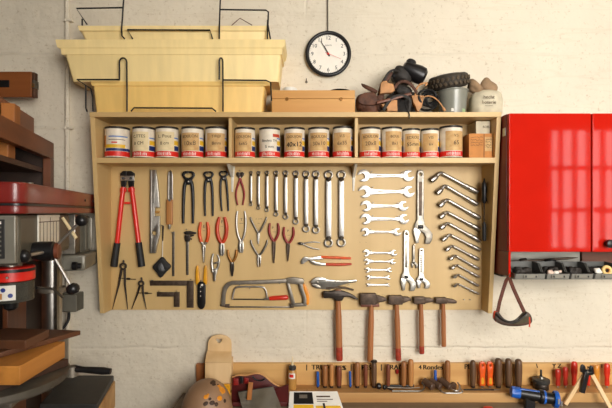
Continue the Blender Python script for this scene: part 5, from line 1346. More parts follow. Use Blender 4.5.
def lying(a, b, r, lab, m=LEATHD, hook=None):
    a, b = Vector(a), Vector(b); a.z = max(a.z, LZ + r + .0015); b.z = max(b.z, LZ + r + .0015)
    t = thing('auger', lab, 'auger', b, 'dark handles lying on the ledge')
    part(t, 'grip', rod(a, b, [(0, r * .7), (.05, r * .95), (.3, r), (.7, r * .95), (.93, r), (1, r * .75)], 12), HWD if m is None else m)
    if hook: part(t, 'hook', tube_w([Vector((p.x, p.y, max(p.z, LZ + .0042) + (.0095 if 'third' in lab else 0))) for p in hook], .0035, 8, smooth_n=4), STEEL, 'bright bent steel rod')
DH = mat('dark_handle', (86, 62, 46), .5, 0, .2, 40)
lying(W(423.6, 380.6, .03), W(433.4, 394, .075), .016, 'dark handle lying slanted on the ledge, leftmost of the lying handles', DH)
lying(W(430.6, 380.4, .03), W(441, 391, .07), .015, 'dark handle lying slanted on the ledge, second from the left', DH, [W(440, 389.6, .07), W(444, 394.4, .096), W(451, 396.8, .1), W(459, 395.6, .099), W(462.6, 391.4, .092), W(459.4, 387.6, .07)])
lying(W(440, 379.4, .03), W(450.6, 391.6, .07), .015, 'dark handle lying slanted on the ledge, third from the left', DH, [W(450, 389.8, .07), W(454.4, 393.8, .095), W(458.4, 392.6, .094), W(459.6, 388, .078), W(457.6, 384.6, .06)])
lying(W(453.4, 384.4, .045), W(453, 392, .062), .0145, 'short dark handle seen end on at the right of the lying handles', DH)
t = thing('flat_file', 'thin dark flat file lying along the ledge below the orange handles', 'file', W(484, 389, .055))
part(t, 'blade', bx(XX(464, .06), XX(494, .06), -.063, -.053, zl + .0005, zl + .0045, .001), IRON)
part(t, 'tang', hexa([(XX(494, .06), -.061, zl + .001), (XX(494, .06), -.055, zl + .001), (XX(500.6, .06), -.0575, zl + .001), (XX(500.6, .06), -.0585, zl + .001)][::-1], [(XX(494, .06), -.061, zl + .004), (XX(494, .06), -.055, zl + .004), (XX(500.6, .06), -.0575, zl + .0025), (XX(500.6, .06), -.0585, zl + .0025)][::-1]), STEELM)
# black puck with spindle
d = .04
c = W(541, 388, d)
t = thing('grinding_puck', 'black round puck with an upright spindle on the ledge above the blue tool', 'puck', (c.x, -d, zl))
part(t, 'base', rod((c.x, -d, zl + .0003), (c.x, -d, zl + .026), [(0, .029), (.1, .031), (.9, .031), (1, .029)], 24), IRON)
part(t, 'top_disc', rod((c.x, -d, zl + .0262), (c.x, -d, zl + .046), [(0, .034), (.2, .036), (.8, .036), (1, .026)], 24), DGREY)
part(t, 'hub', rod((c.x, -d, zl + .046), (c.x, -d, zl + .055), [(0, .014), (1, .010)], 14), STEELD)
part(t, 'spindle', rod((c.x, -d, zl + .055), (c.x, -d, zl + .083), [(0, .0045), (.9, .0045), (1, .003)], 10), BLACK)

# ---- blue and black tool
q0, q1 = W(510.6, 391.4, .125), W(558, 399.6, .165)
t = thing('blue_cordless_tool', 'blue and black long bodied power tool lying across the front of the ledge', 'power tool', W(532, 408, .15))
ax = (q1 - q0).normalized()
P_ = lambda f: q0.lerp(q1, f)
part(t, 'tail_cap', rod(P_(0), P_(.2), [(0, .018), (.08, .0235), (.9, .0245), (1, .0225)], 8), BLUE)
part(t, 'body', rod(P_(.2), P_(.62), [(0, .0215), (.5, .0225), (1, .0235)], 12), BLACK)
part(t, 'side_strip', rod(P_(.18) + Vector((0, -.004, .014)), P_(.64) + Vector((0, -.004, .015)), [(0, .009), (1, .009)], 8), BLUE)
part(t, 'collar', rod(P_(.6), P_(.7), [(0, .026), (.2, .029), (.8, .029), (1, .026)], 20), BLACK)
part(t, 'blue_ring', rod(P_(.66), P_(.73), [(0, .0285), (1, .0275)], 20), BLUE)
part(t, 'gear_neck', rod(P_(.73), P_(.92), [(0, .024), (1, .022)], 14), BLACK)
part(t, 'end_disc', rod(P_(.9), P_(1.0), [(0, .030), (.3, .034), (.8, .034), (1, .030)], 24), BLUE)
part(t, 'disc_slot', join(*[bx(-.003, .003, -.0015, .0015, -.011, .011).__class__ and xf(bx(-.003, .003, -.0015, .0015, -.010, .010), Matrix.Translation(P_(.96) + Vector((-.008 + .012 * j, -.0335, .004 - .008 * j)))) for j in range(2)]), STEEL)
part(t, 'stand_foot', bx(P_(.4).x - .02, P_(.4).x + .02, P_(.4).y - .012, P_(.4).y + .012, BZ + .0006, P_(.4).z - .012, .003), BLACK)
t = solo('red_scrap', lump('r', W(489, 409, .16), (.022, .014, .008), REDS, '', '', 77), REDS, 'small red scrap on the bench at the lower edge, left of the blue tool', 'scrap')

# ---- little wooden tripod
ap = W(588, 371.6, .11)
t = thing('wooden_tripod', 'small tripod with two pale wooden legs, in front of the red screwdrivers', 'tripod', W(588, 404, .12))
def wleg(nm, a, b, w_, th, m, lab=None):
    a, b = Vector(a), Vector(b); u = (b - a).normalized(); s = u.cross(Vector((0, -1, 0))).normalized() * w_; n2 = Vector((0, -1, 0)) * th
    lo = [a - s - n2, a + s - n2, a + s + n2, a - s + n2]; hi = [b - s - n2, b + s - n2, b + s + n2, b - s + n2]
    return part(t, nm, hexa(lo, hi, .0015), m, lab)
fl = W(565, 400.6, .1095); fr_ = W(611.4, 407, .165)
wleg('leg', W(584.4, 374.2, .105), (fl.x, -.112, BZ + .004), .0082, .004, PALEW, 'pale wooden leg')
wleg('leg', W(591.6, 373.6, .115), (W(611.6, 408, .165).x, -.165, BZ + .004), .0082, .004, PALEW, 'pale wooden leg')
wleg('grip', W(586.4, 373.4, .124), W(581.8, 392.6, .124), .0095, .007, BLACK, 'black hanging grip')
part(t, 'head', rod(W(583.4, 372.4, .115), W(592.6, 372.2, .115), [(0, .010), (.15, .0125), (.85, .0125), (1, .010)], 14), BLACK)
part(t, 'ear', flat(catmull([(580.6, 372), (580.8, 366), (583, 364.4), (585, 366.6), (585.4, 372)], 2), .108, .012, .003), BLACK)
part(t, 'ear', flat(catmull([(589.4, 372), (589.6, 367.4), (591.2, 365.6), (592.8, 367.4), (593.2, 373)], 2), .108, .012, .003), BLACK)
part(t, 'bolt', rod(W(587.8, 372, .128), W(587.8, 372, .134), [(0, .005), (1, .004)], 10), STEELD)

# ================================================================== LEFT END OF THE BENCH
# wooden wall box with a hole
d = .075
t = thing('salt_box', 'pale wooden box with a tall rounded back and a heart hole, standing on the ledge', 'box', (XX(217, .05), -.04, LZ))
k_ = K(.012)
bo = [(x, y + 1.6) for x, y in catmull([(206.4, 372), (207, 358), (207.8, 347), (208.2, 340.6), (210, 336.6), (213.4, 334), (219.4, 332.8), (225, 333.8), (229.6, 336.4), (231.4, 340.4), (231.6, 347), (231.8, 358), (232, 372)], 3, False)]
heart = catmull([(219, 341.6), (216.6, 339.4), (216.2, 337.6), (217.6, 336.6), (219.2, 337.8), (220.8, 336.6), (222.2, 337.6), (221.6, 339.4)], 2); heart = [(x, y + 1.6) for x, y in heart]
part(t, 'back_plate', flat([bo, heart], .004, .010, .002), PALEW)
za, zb_, zc_ = LZ + .0004, ZZ(362, .06), ZZ(383, .06)
xa, xb = XX(205, .07), XX(231.2, .07)
part(t, 'slanted_top', hexa([(XX(206.6, .02), -.0155, ZZ(353.5, .02)), (XX(231.4, .02), -.0155, ZZ(353.5, .02)), (xb, -.07, zb_ - .002), (xa, -.07, zb_ - .002)], [(XX(206.6, .02), -.0155, ZZ(351.6, .02)), (XX(231.4, .02), -.0155, ZZ(351.6, .02)), (xb, -.073, zb_ + .004), (xa, -.073, zb_ + .004)], .001), PALEW)
part(t, 'box_front', bx(xa, xb, -.07, -.062, za, zb_ - .0025, .001), PALEW)
part(t, 'box_side', bx(xa, xa + .008, -.0615, -.0155, za, zb_ + .01), PALEW); part(t, 'box_side', bx(xb - .008, xb, -.0615, -.0155, za, zb_ + .01), PALEW)

# patterned dome
c = W(207, 408, .2); c.z = BZ + .0004
rx, hz = .104, .142
t = thing('patterned_dome', 'brown dome shaped shell with dark flecks and orange flowers, in front of the salt box', 'dome', (c.x, -.2, BZ))
prof = [(sin(j * pi / 28), rx * max(.03, cos(j * pi / 28)) ** .9) for j in range(15)]
part(t, 'shell', rod((c.x, -.2, c.z), (c.x, -.2, c.z + hz), prof, 40), DOME)
def on_dome(px, py, s, sx=1.0, ang=0):
    """a thin leaf lying on the dome, at the given angle round it and height"""
    x = (px - CX) * K(.28) - c.x; z = ZZ(py, .28) - c.z; f = min(.96, max(.02, z / hz))
    r_ = 0
    for (f0, r0), (f1, r1) in zip(prof, prof[1:]):
        if f0 <= f <= f1: r_ = r0 + (r1 - r0) * (f - f0) / (f1 - f0)
    a = math.asin(max(-.95, min(.95, x / r_)))
    pos = Vector((c.x + r_ * sin(a), -.2 - r_ * cos(a), c.z + f * hz))
    n_ = Vector((sin(a), -cos(a), .25 + f * f * 1.2)).normalized()
    bm = bmesh.new(); bmesh.ops.create_uvsphere(bm, u_segments=14, v_segments=8, radius=1)
    me = from_bm(bm, True, 80)
    q = n_.to_track_quat('Z', 'Y').to_matrix().to_4x4()
    me.transform(Matrix.Translation(pos) @ q @ Matrix.Rotation(ang, 4, 'Z') @ Matrix.Diagonal((s * sx, s, .0022, 1)))
    return me
for a_ in ((209, 385.6, .009, 1.2, .4), (213.4, 387.6, .008, 1.3, .2), (217, 384.6, .009, 1.2, .8), (211, 390, .007, 1.4, 0), (215, 391.6, .006, 1, 0), (206, 403, .008, 1.3, .5), (212, 403, .009, 1.2, 0), (216, 405, .008, 1, 0), (209.6, 399.6, .006, 1, 0), (223, 405, .007, 1.2, .6)):
    part(t, 'dark_fleck', on_dome(*a_), mat('dome_fleck', (66, 44, 28), .6))
part(t, 'orange_flower', join(*[on_dome(*a) for a in ((220.4, 396, .016, 1.05, 0), (218.4, 401, .010, 1.2, 0), (222, 392.4, .009, 1, 0))]), mat('dome_orange', (232, 148, 30), .5))
part(t, 'orange_flower', join(on_dome(205.6, 397.6, .0085, 1.2, .3), on_dome(207.4, 396, .005, 1, 0)), mat('dome_orange', (232, 148, 30)))
part(t, 'yellow_dot', join(on_dome(221, 394.4, .006, 1, 0), on_dome(220, 398, .005, 1, 0)), YEL)
t = solo('yellow_tin', bx(XX(224.4, .09), XX(230.4, .09), -.1, -.087, BZ + .0004, ZZ(384.6, .1), .002), YEL, 'small yellow tin behind the patterned dome, under the salt box', 'tin')

# burgundy bag
t = thing('leather_bag', 'open burgundy leather bag with a curved tan edged flap, left of the brochure', 'bag', (XX(262, .15), -.13, BZ))
oc = catmull([(232, 403.6), (232.4, 377.4), (238, 375.4), (246, 375.6), (252, 374.2), (258, 373.6), (263.6, 375.6), (269, 380), (274, 384), (279.4, 386.4), (280, 403.6)], 3, False)
part(t, 'back_flap', flat([oc], .094, .006, .0015), BURG)
ed = catmull([(232.4, 377.2, .1), (238, 375.2, .1), (246, 375.4, .1), (252, 374, .1), (258, 373.4, .1), (263.6, 375.4, .1), (269, 379.8, .1), (274, 383.8, .1), (279.4, 386.2, .1)], 3, False)
part(t, 'flap_edge', tube(ed, .75, 8), TANED, 'tan edge of the flap')
part(t, 'curved_pocket', tube(catmull([(252.6, 376.2, .103), (255.4, 379.4, .105), (260.4, 380.6, .105), (265, 379, .104)], 3, False), .8, 8), BLACK)
part(t, 'side_panel', hexa([W(272.4, 404.2, .105), W(288.4, 405.2, .115), W(288.4, 405.8, .122), W(272.4, 404.8, .112)], [W(273, 388.6, .105), W(288.6, 384, .115), W(288.6, 384.4, .122), W(273, 389, .112)], .001), BURG)
for (px, py, w_, h_, m) in ((236, 381.6, 5, 7, REDH), (241.4, 379.8, 3, 7, BLACK), (246.6, 380.6, 4.4, 6, REDH), (249, 386, 4, 6, DKW)):
    part(t, 'pocket', flat([(px - w_ / 2, py - h_ / 2), (px + w_ / 2, py - h_ / 2 + .6), (px + w_ / 2, py + h_ / 2), (px - w_ / 2, py + h_ / 2)], .1005, .008, .002), m)
part(t, 'base', bx(XX(233, .1), XX(287, .11), -.125, -.102, BZ + .0004, BZ + .018, .003), BURG)
t = thing('grey_pad', 'crumpled grey sheet leaning in front of the burgundy bag', 'sheet', W(261, 408, .15))
def sheet():
    bm = bmesh.new(); n_ = 10; V = []
    A, B, C_, D_ = W(238, 391.6, .135), W(273, 386.2, .135), W(282.4, 410.4, .165), W(243, 410.4, .165)
    for j in range(n_ + 1):
        for i in range(n_ + 1):
            u, v = i / n_, j / n_
            p = (A * (1 - u) + B * u) * (1 - v) + (D_ * (1 - u) + C_ * u) * v
            p = p + Vector((0, -.003 * sin(u * 9 + v * 4) - .002 * sin(v * 13 + u * 3), 0))
            V.append(bm.verts.new(p))
    F_ = [bm.faces.new((V[j * (n_ + 1) + i], V[j * (n_ + 1) + i + 1], V[(j + 1) * (n_ + 1) + i + 1], V[(j + 1) * (n_ + 1) + i])) for j in range(n_) for i in range(n_)]
    bmesh.ops.solidify(bm, geom=F_, thickness=.003)
    return from_bm(bm, True, 50)
part(t, 'sheet', sheet(), SLATE)
part(t, 'dark_edge', tube([(238.4, 392, .139), (273, 386.4, .139)], .4, 6), DGREY)
t = solo('wood_peg', hexa([W(246.6, 400, .152), W(251.4, 400, .152), W(251.4, 400, .16), W(246.6, 400, .16)], [W(248.6, 382, .14), W(253.2, 382.4, .14), W(253.2, 382.4, .148), W(248.6, 382, .148)], .001), ORW, 'small orange brown wood strip standing in front of the grey sheet', 'strip')

# ================================================================== DRILL PRESS AT THE LEFT
ANG = math.atan2(.222, .86)           # the machine is turned towards the left wall
ca, sa = cos(ANG), sin(ANG)
N0 = Vector((-.705, -2 + 1.11, 0))    # near right corner of the belt cover
def DP(r, f, z):   # r to the right of the cover's right side, f away from the operator along the cover, z world height
    return Vector((N0.x + r * ca - f * sa, N0.y + r * sa + f * ca, z))
def dbox(r0, r1, f0, f1, z0, z1, bev=.0, seg=3):
    return hexa([DP(r0, f0, z0), DP(r1, f0, z0), DP(r1, f1, z0), DP(r0, f1, z0)], [DP(r0, f0, z1), DP(r1, f0, z1), DP(r1, f1, z1), DP(r0, f1, z1)], bev)
colp = DP(-.10, .60, 0)
t = drill = thing('drill_press', 'large grey drill press with a dark red belt cover standing at the left', 'drill press', (colp.x, colp.y, 0))
def rounded(r0, r1, f0, f1, R_, n=5):
    out = []
    for cr, cf, a0 in ((r1 - R_, f0 + R_, -90), (r1 - R_, f1 - R_, 0), (r0 + R_, f1 - R_, 90), (r0 + R_, f0 + R_, 180)):
        for j in range(n + 1):
            a = radians(a0 + 90 * j / n); out.append((cr + R_ * cos(a), cf + R_ * sin(a)))
    return [(DP(r, f, 0).x, DP(r, f, 0).y) for r, f in out]
HZ = ZC - .0045
CL = .89
cov = part(t, 'belt_cover', prism_z(rounded(-.185, 0, 0, CL, .03), HZ + .026, HZ + .080, .005), REDM, 'dark red upper belt cover')
part(t, 'cover_base', prism_z(rounded(-.185, 0, .001, CL - .001, .03), HZ, HZ + .021, .003), REDM, 'dark red lower belt cover')
part(t, 'cover_gap', prism_z(rounded(-.187, .003, -.002, CL + .006, .03), HZ + .0205, HZ + .0262), BLACK, 'black lip between the covers')
for f_ in (.66, .8):
    part(cov, 'screw', rod(DP(-.004, f_, HZ + .05), DP(.003, f_, HZ + .05), [(0, .005), (1, .004)], 10), BLACK)
part(t, 'head', dbox(-.18, -.02, .03, .52, HZ - .133, HZ - .001, .012), GREY)
part(t, 'head_front', dbox(-.19, -.022, .012, .029, HZ - .125, HZ - .004, .003), GREYL)
dp = part(t, 'data_plate', dbox(-.17, -.045, .0075, .0115, HZ - .112, HZ - .014, .001), PLATE, 'black data plate')
rr = random.Random(11)
for j in range(7):
    z_ = HZ - .034 - j * .0115; L_ = rr.uniform(.05, .1)
    part(dp, 'text_line', dbox(-.052 - L_, -.052, .0068, .0074, z_ - .0022, z_ + .0022), GREYL)
part(dp, 'heading', dbox(-.15, -.052, .0068, .0074, HZ - .026, HZ - .019), WHITE)
# speed chart on the side of the head
ch = part(t, 'speed_chart', dbox(-.0195, -.0155, .165, .375, HZ - .098, HZ - .004, .0008), WHITEP, 'white speed chart')
for j in range(7):
    f_ = .176 + j * .032
    part(ch, 'chart_line', dbox(-.0154, -.0149, f_ - .0018, f_ + .0018, HZ - .094, HZ - .024 if j % 3 else HZ - .012), INKG)
part(ch, 'chart_line', dbox(-.0154, -.0149, .167, .373, HZ - .026, HZ - .0235), INKG)
# feed hub and spokes on the right side
hc = DP(-.018, .225, ZC - .098 - .022)
hub_c = W(38.5, 251, 2 - (DP(0, .23, 0).y + 2)) if False else DP(-.0, .20, 0)
fy = .135
hz_ = ZC - (251 - HY) * ((DP(.02, fy, 0).y + 2) / F)
hb = part(t, 'feed_hub', rod(DP(-.019, fy, hz_), DP(.036, fy, hz_), [(0, .025), (.3, .027), (.9, .027), (1, .022)], 20), BLACK, 'black feed hub')
part(hb, 'hub_disc', rod(DP(.036, fy, hz_), DP(.047, fy, hz_), [(0, .0235), (.8, .0235), (1, .017)], 24), HWR, 'brown hub cap')
ctr = DP(.024, fy, hz_)
BALLS = []
def spoke(px, py, depth, m=STEEL, ball=True, start=None, r=.0045):
    e = W(px, py, 2 - depth); s0 = start or ctr
    b_ = part(hb, 'spoke', rod(s0, e, [(0, r), (1, r)], 8), m)
    if ball:
        u = (e - s0).normalized(); part(hb, 'ball', rod(e - u * .014, e + u * .016, [(0, .009), (.2, .0155), (.5, .0185), (.8, .0155), (1, .008)], 14), BLACK)
spoke(81.6, 220.6, 1.25); spoke(72.8, 288.6, 1.25)
spoke(24, 256, 1.16)
part(t, 'belt_lever', rod(W(62.6, 217.6, .5), W(76.4, 238.4, .5), [(0, .005), (1, .006)], 8), PAPERC, 'cream coloured lever')
# column with collar
part(t, 'column', rod((colp.x, colp.y, .03), (colp.x, colp.y, HZ - .004), [(0, .034), (1, .034)], 24), CHROME, 'shiny round column')
part(t, 'column_collar', rod((colp.x, colp.y, ZZ(291.6, 2 - (colp.y + 2))), (colp.x, colp.y, ZZ(287, 2 - (colp.y + 2))), [(0, .045), (.1, .047), (.9, .047), (1, .045)], 24), GREYM)
part(t, 'rack_bar', bx(colp.x + .034, colp.x + .044, colp.y - .045, colp.y - .03, .5, ZC - .18), STEELD)
part(t, 'floor_base', prism_z(rounded(-.165, -.05, .1, .66, .03), .0004, .03, .006), GREYM)
# motor behind
def depth_of(p): return p.y + 2
mo = DP(-.070, .79, 0)
part(t, 'motor', rod((mo.x, mo.y, HZ - .165), (mo.x, mo.y, HZ - .012), [(0, .054), (.03, .060), (.97, .060), (1, .054)], 28), GREY)
ribs = []
for j in range(16):
    a = 2 * pi * j / 16
    b_ = bx(-.003, .003, -.006, .006, HZ - .15, HZ - .02, .001); b_.transform(Matrix.Translation((mo.x, mo.y, 0)) @ Matrix.Rotation(a, 4, 'Z') @ Matrix.Translation((0, -.0625, 0))); ribs.append(b_)
part(t, 'cooling_rib', join(*ribs), GREYL)
part(t, 'motor_box', dbox(-.11, .010, .62, .86, HZ - .222, HZ - .160, .01), GREYL, 'light grey motor box')
part(t, 'motor_bracket', dbox(-.16, -.03, .64, .72, HZ - .16, HZ - .004, .004), STEELD)
part(t, 'side_knob', rod(DP(-.03, .60, ZC - .205), DP(.0, .60, ZC - .205), [(0, .016), (.5, .016), (.6, .011), (1, .010)], 14), BLACK)
# spindle, depth ring, guard, chuck
sp = Vector((-.853, -2 + 1.285, 0))
def spz(py, dd=1.285): return ZC - (py - HY) * dd / F
part(t, 'quill', rod((sp.x, sp.y, spz(296)), (sp.x, sp.y, HZ - .132), [(0, .028), (1, .028)], 20), STEELD)
rg = part(t, 'depth_ring', rod((sp.x, sp.y, spz(280)), (sp.x, sp.y, spz(266)), [(0, .058), (.06, .061), (.94, .061), (1, .058)], 32), REDP, 'bright red guard ring')
part(rg, 'ring_band', rod((sp.x, sp.y, spz(270.6)), (sp.x, sp.y, spz(267.6)), [(0, .0625), (1, .0625)], 32), BLACK)
for a in (-20, 25):
    q = Vector((sp.x + .061 * sin(radians(a)), sp.y - .061 * cos(radians(a)), spz(275)))
    u = Vector((sin(radians(a)), -cos(radians(a)), 0)); part(rg, 'rivet', rod(q, q + u * .003, [(0, .004), (1, .003)], 8), STEELD)
gz0, gz1 = spz(300), spz(280.6)
bmg = bmesh.new(); r0_, r1_ = [], []
for j in range(33):
    a = radians(-150 + 300 * j / 32)
    for r_, lst in ((.0585, r0_),):
        lst.append((bmg.verts.new((sp.x + r_ * sin(a), sp.y - r_ * cos(a), gz0)), bmg.verts.new((sp.x + r_ * sin(a), sp.y - r_ * cos(a), gz1))))
fs = [bmg.faces.new((a[0], b[0], b[1], a[1])) for a, b in zip(r0_, r0_[1:])]
bmesh.ops.solidify(bmg, geom=fs, thickness=.002)
gd_ = part(t, 'chuck_guard', from_bm(bmg, True, 40), GUARD, 'clear curved guard')
c0 = Vector((sp.x, sp.y, 0))
st = part(gd_, 'sticker', cyl_patch(c0, .0612, -60, 44, spz(297), spz(282.6), 10), WHITE, 'white sticker with blue round signs')
sg = []
for a, py in ((-30, 286.6), (-6, 286.6), (16, 286.8), (32, 292.4)):
    bm = bmesh.new(); n_ = 14
    pts = [(.0062 * cos(2 * pi * j / n_), .0062 * sin(2 * pi * j / n_)) for j in range(n_)]
    vs = []
    for x_, z_ in pts:
        an = radians(a) + x_ / .0618; vs.append(bm.verts.new((sp.x + .0619 * sin(an), sp.y - .0619 * cos(an), spz(py) + z_)))
    bm.faces.new(vs); sg.append(from_bm(bm, False))
part(st, 'safety_sign', join(*sg), mat('sign_blue', (28, 52, 130), .5))
part(st, 'brown_sign', cyl_patch(c0, .0617, -4, 14, spz(295.6), spz(290), 4), HWL)
part(t, 'chuck', rod((sp.x, sp.y, spz(310)), (sp.x, sp.y, spz(296)), [(0, .010), (.15, .018), (.6, .021), (.9, .021), (1, .016)], 18), BLACK)
part(t, 'guard_arm', tube_w([Vector((sp.x + .05, sp.y + .04, spz(290))), Vector((sp.x + .055, sp.y + .12, spz(296))), Vector((sp.x + .03, sp.y + .22, spz(312)))], .004, 8), BLACK)
# drill table
tcx, tcy = -.828, -2 + 1.19
TZ = ZC - .4385
tb = part(t, 'table', rod((tcx, tcy, TZ - .026), (tcx, tcy, TZ), [(0, .158), (.1, .166), (.35, .168), (.4, .173), (.95, .173), (1, .170)], 56), mat('table_iron', (92, 86, 76), .45, .4, .1, 40), 'round grey drill table')
part(t, 'table_arm', hexa([(tcx - .04, tcy, TZ - .09), (tcx + .04, tcy, TZ - .09), (colp.x + .04, colp.y, TZ - .13), (colp.x - .04, colp.y, TZ - .13)], [(tcx - .04, tcy, TZ - .033), (tcx + .04, tcy, TZ - .033), (colp.x + .04, colp.y, TZ - .033), (colp.x - .04, colp.y, TZ - .033)], .006), GREYM)
part(t, 'table_bracket', rod((colp.x, colp.y, TZ - .15), (colp.x, colp.y, TZ - .02), [(0, .055), (1, .055)], 24), GREYM)
lv = part(t, 'clamp_lever', rod(Vector((-.668, -2 + 1.27, ZC - .448)), Vector((-.560, -2 + 1.275, ZC - .4575)), [(0, .007), (.1, .010), (.3, .0085), (.8, .011), (1, .0085)], 12), BLACK, 'black clamp lever')
part(lv, 'clamp_boss', rod((-.668, -2 + 1.27, TZ - .03), (-.668, -2 + 1.27, TZ - .002), [(0, .016), (1, .014)], 14), GREYM)

# boards and beam stacked on the drill table
E = .0006
z_d0, z_d1 = TZ + E, TZ + E + .021
t = solo('plank', hexa([(-.96, -.975, z_d0), (-.76, -.95, z_d0), (-.676, -.735, z_d0), (-.90, -.71, z_d0)], [(-.96, -.975, z_d1), (-.76, -.95, z_d1), (-.676, -.735, z_d1), (-.90, -.71, z_d1)], .002), DKW2, 'dark brown plank lying directly on the drill table', 'plank', 'planks on the drill table')
z_c0, z_c1 = z_d1 + E, z_d1 + E + .046
t = solo('wood_beam', hexa([(-.97, -.933, z_c0), (-.687, -.933, z_c0), (-.69, -.727, z_c0), (-.93, -.727, z_c0)], [(-.97, -.933, z_c1), (-.687, -.933, z_c1), (-.69, -.727, z_c1), (-.93, -.727, z_c1)], .002), ORWX, 'thick orange wood beam between the planks on the drill table', 'beam', None)
z_b0, z_b1 = z_c1 + E, z_c1 + E + .014
t = solo('plank', hexa([(-.97, -.845, z_b0), (-.775, -.875, z_b0), (-.677, -.664, z_b0), (-.92, -.632, z_b0)], [(-.97, -.845, z_b1), (-.775, -.875, z_b1), (-.677, -.664, z_b1), (-.92, -.632, z_b1)], .002), wood('mid_brown_board', (98, 60, 36), (66, 40, 24), 'y', .5, 12, .12), 'brown plank lying on top of the orange beam with its corner pointing right', 'plank', 'planks on the drill table')
z_a0, z_a1 = z_b1 + E, z_b1 + E + .023
t = solo('plank', hexa([(-.95, -.85, z_a0), (-.726, -.85, z_a0), (-.7265, -.742, z_a0), (-.93, -.742, z_a0)], [(-.95, -.85, z_a1), (-.726, -.85, z_a1), (-.7265, -.742, z_a1), (-.93, -.742, z_a1)], .002), wood('mid_brown_board', (98, 60, 36), (66, 40, 24)), 'short thick brown plank, topmost of the pile under the drill chuck', 'plank', 'planks on the drill table')
# switch box on the wall and its cable
t = thing('switch_box', 'small grey switch box on the wall right of the drill column', 'switch box', W(70, 315, 0))
part(t, 'box_body', bx(XX(61.4, .03), XX(78.4, .03), -.05, WALLY, ZZ(312, .05), ZZ(294, .05), .004), GREY)
part(t, 'box_front', bx(XX(61.8, .05), XX(77, .05), -.056, -.0503, ZZ(311, .05), ZZ(295, .05), .002), GREYL)
part(t, 'cable', tube_w([W(69, 312.4, .03), W(68.6, 319, .03), W(65, 326, .04), W(60, 332, .05), W(58, 348, .05)], .0062, 8, smooth_n=4), RUBBER, 'black cable')

# black lidded box on a stand below
t = thing('lidded_box', 'wooden box with a dark lid below the drill table lever', 'box', (-.77, -.44, ZC - .72))
LZ0 = ZC - .62
part(t, 'lid', hexa([(-.86, -.566, LZ0 - .022), (-.675, -.566, LZ0 - .022), (-.73, -.311, LZ0 - .022), (-.915, -.311, LZ0 - .022)], [(-.86, -.566, LZ0), (-.675, -.566, LZ0), (-.73, -.311, LZ0), (-.915, -.311, LZ0)], .003), DGREY, 'dark grey lid')
part(t, 'box_body', hexa([(-.862, -.57, LZ0 - .12), (-.672, -.57, LZ0 - .12), (-.726, -.308, LZ0 - .12), (-.916, -.308, LZ0 - .12)], [(-.862, -.57, LZ0 - .0225), (-.672, -.57, LZ0 - .0225), (-.726, -.308, LZ0 - .0225), (-.916, -.308, LZ0 - .0225)], .002), PINEL)
solo('wooden_pedestal', hexa([(-.79, -.55, .0005), (-.69, -.55, .0005), (-.735, -.33, .0005), (-.83, -.33, .0005)], [(-.79, -.55, LZ0 - .1206), (-.69, -.55, LZ0 - .1206), (-.735, -.33, LZ0 - .1206), (-.83, -.33, LZ0 - .1206)]), DKW, 'plain dark wooden stand under the box with the dark lid', 'stand')

# ---- wooden frame and boxes in the upper left
def LF(px, py, dep): return Vector(((px - CX) * dep / F, dep - 2, ZC - (py - HY) * dep / F))
u2 = Vector((-.128, .453, 0)).normalized(); n2 = Vector((u2.y, -u2.x, 0))     # along the frame, and out of its face
e1 = Vector((-1.148, -2 + 1.965, 0))                                          # far end of the frame
def fb(s0, s1, o0, o1, z0, z1, bev=.002):
    q = lambda s, o, z: Vector((e1.x - u2.x * s + n2.x * o, e1.y - u2.y * s + n2.y * o, z))
    return hexa([q(s0, o0, z0), q(s1, o0, z0), q(s1, o1, z0), q(s0, o1, z0)], [q(s0, o0, z1), q(s1, o0, z1), q(s1, o1, z1), q(s0, o1, z1)], bev)
t = thing('wooden_rack', 'dark red brown wooden frame rack behind the drill press', 'rack', (e1.x, e1.y, 0))
RZ1 = ZC + (212 - 143) * 1.965 / F
part(t, 'top_rail', fb(.0, .75, -.0, .03, RZ1 - .072, RZ1), REDWY)
part(t, 'post', fb(.0, .052, -.0, .03, .0005, RZ1 - .0725), REDWZ); part(t, 'post', fb(.70, .75, -.189, -.15, .0005, RZ1 - .0725), REDWZ)
part(t, 'back_panel', fb(.0, .75, -.20, -.19, .0005, RZ1 - .01), DKW2)
part(t, 'rack_shelf', fb(.053, .699, -.189, -.001, RZ1 - .135, RZ1 - .115), DKW)
part(t, 'door_panel', fb(.053, .25, -.02, -.004, .1, RZ1 - .34), DKW2); part(t, 'door_panel', fb(.252, .444, -.02, -.004, .1, RZ1 - .34), REDWZ)
part(t, 'end_panel', fb(.0, .01, -.189, -.001, .0005, RZ1 - .0125), DKW2)
part(t, 'rack_top', fb(.0, .75, -.189, -.001, RZ1 - .012, RZ1 - .0005), REDWY)
solo('upright_block', fb(.37, .44, -.035, -.004, RZ1 - .1145, RZ1 - .013), ORW, 'lighter orange wood block standing inside the dark wooden rack', 'block', 'orange wood blocks of the rack')
solo('upright_block', fb(.37, .43, -.030, .012, RZ1 + .0005, RZ1 + .075), ORW, 'lighter orange wood block standing on the rail of the dark wooden rack', 'block', 'orange wood blocks of the rack')
solo('clamp_screw', rod(Vector((e1.x - u2.x * .40, e1.y - u2.y * .40, RZ1 - .2)) + n2 * .05, Vector((e1.x - u2.x * .40, e1.y - u2.y * .40, RZ1 - .27)) + n2 * .05, [(0, .012), (.2, .016), (.6, .009), (1, .009)], 12), STEELM, 'short steel screw in front of the dark wooden rack', 'screw')
solo('long_wooden_box', fb(.05, .75, -.17, -.034, RZ1 + .0006, RZ1 + .098), wood('mid_red_wood', (156, 90, 44), (112, 62, 30), 'y', .45, 12, .1), 'long red brown wooden box lying on top of the wooden rack', 'box')
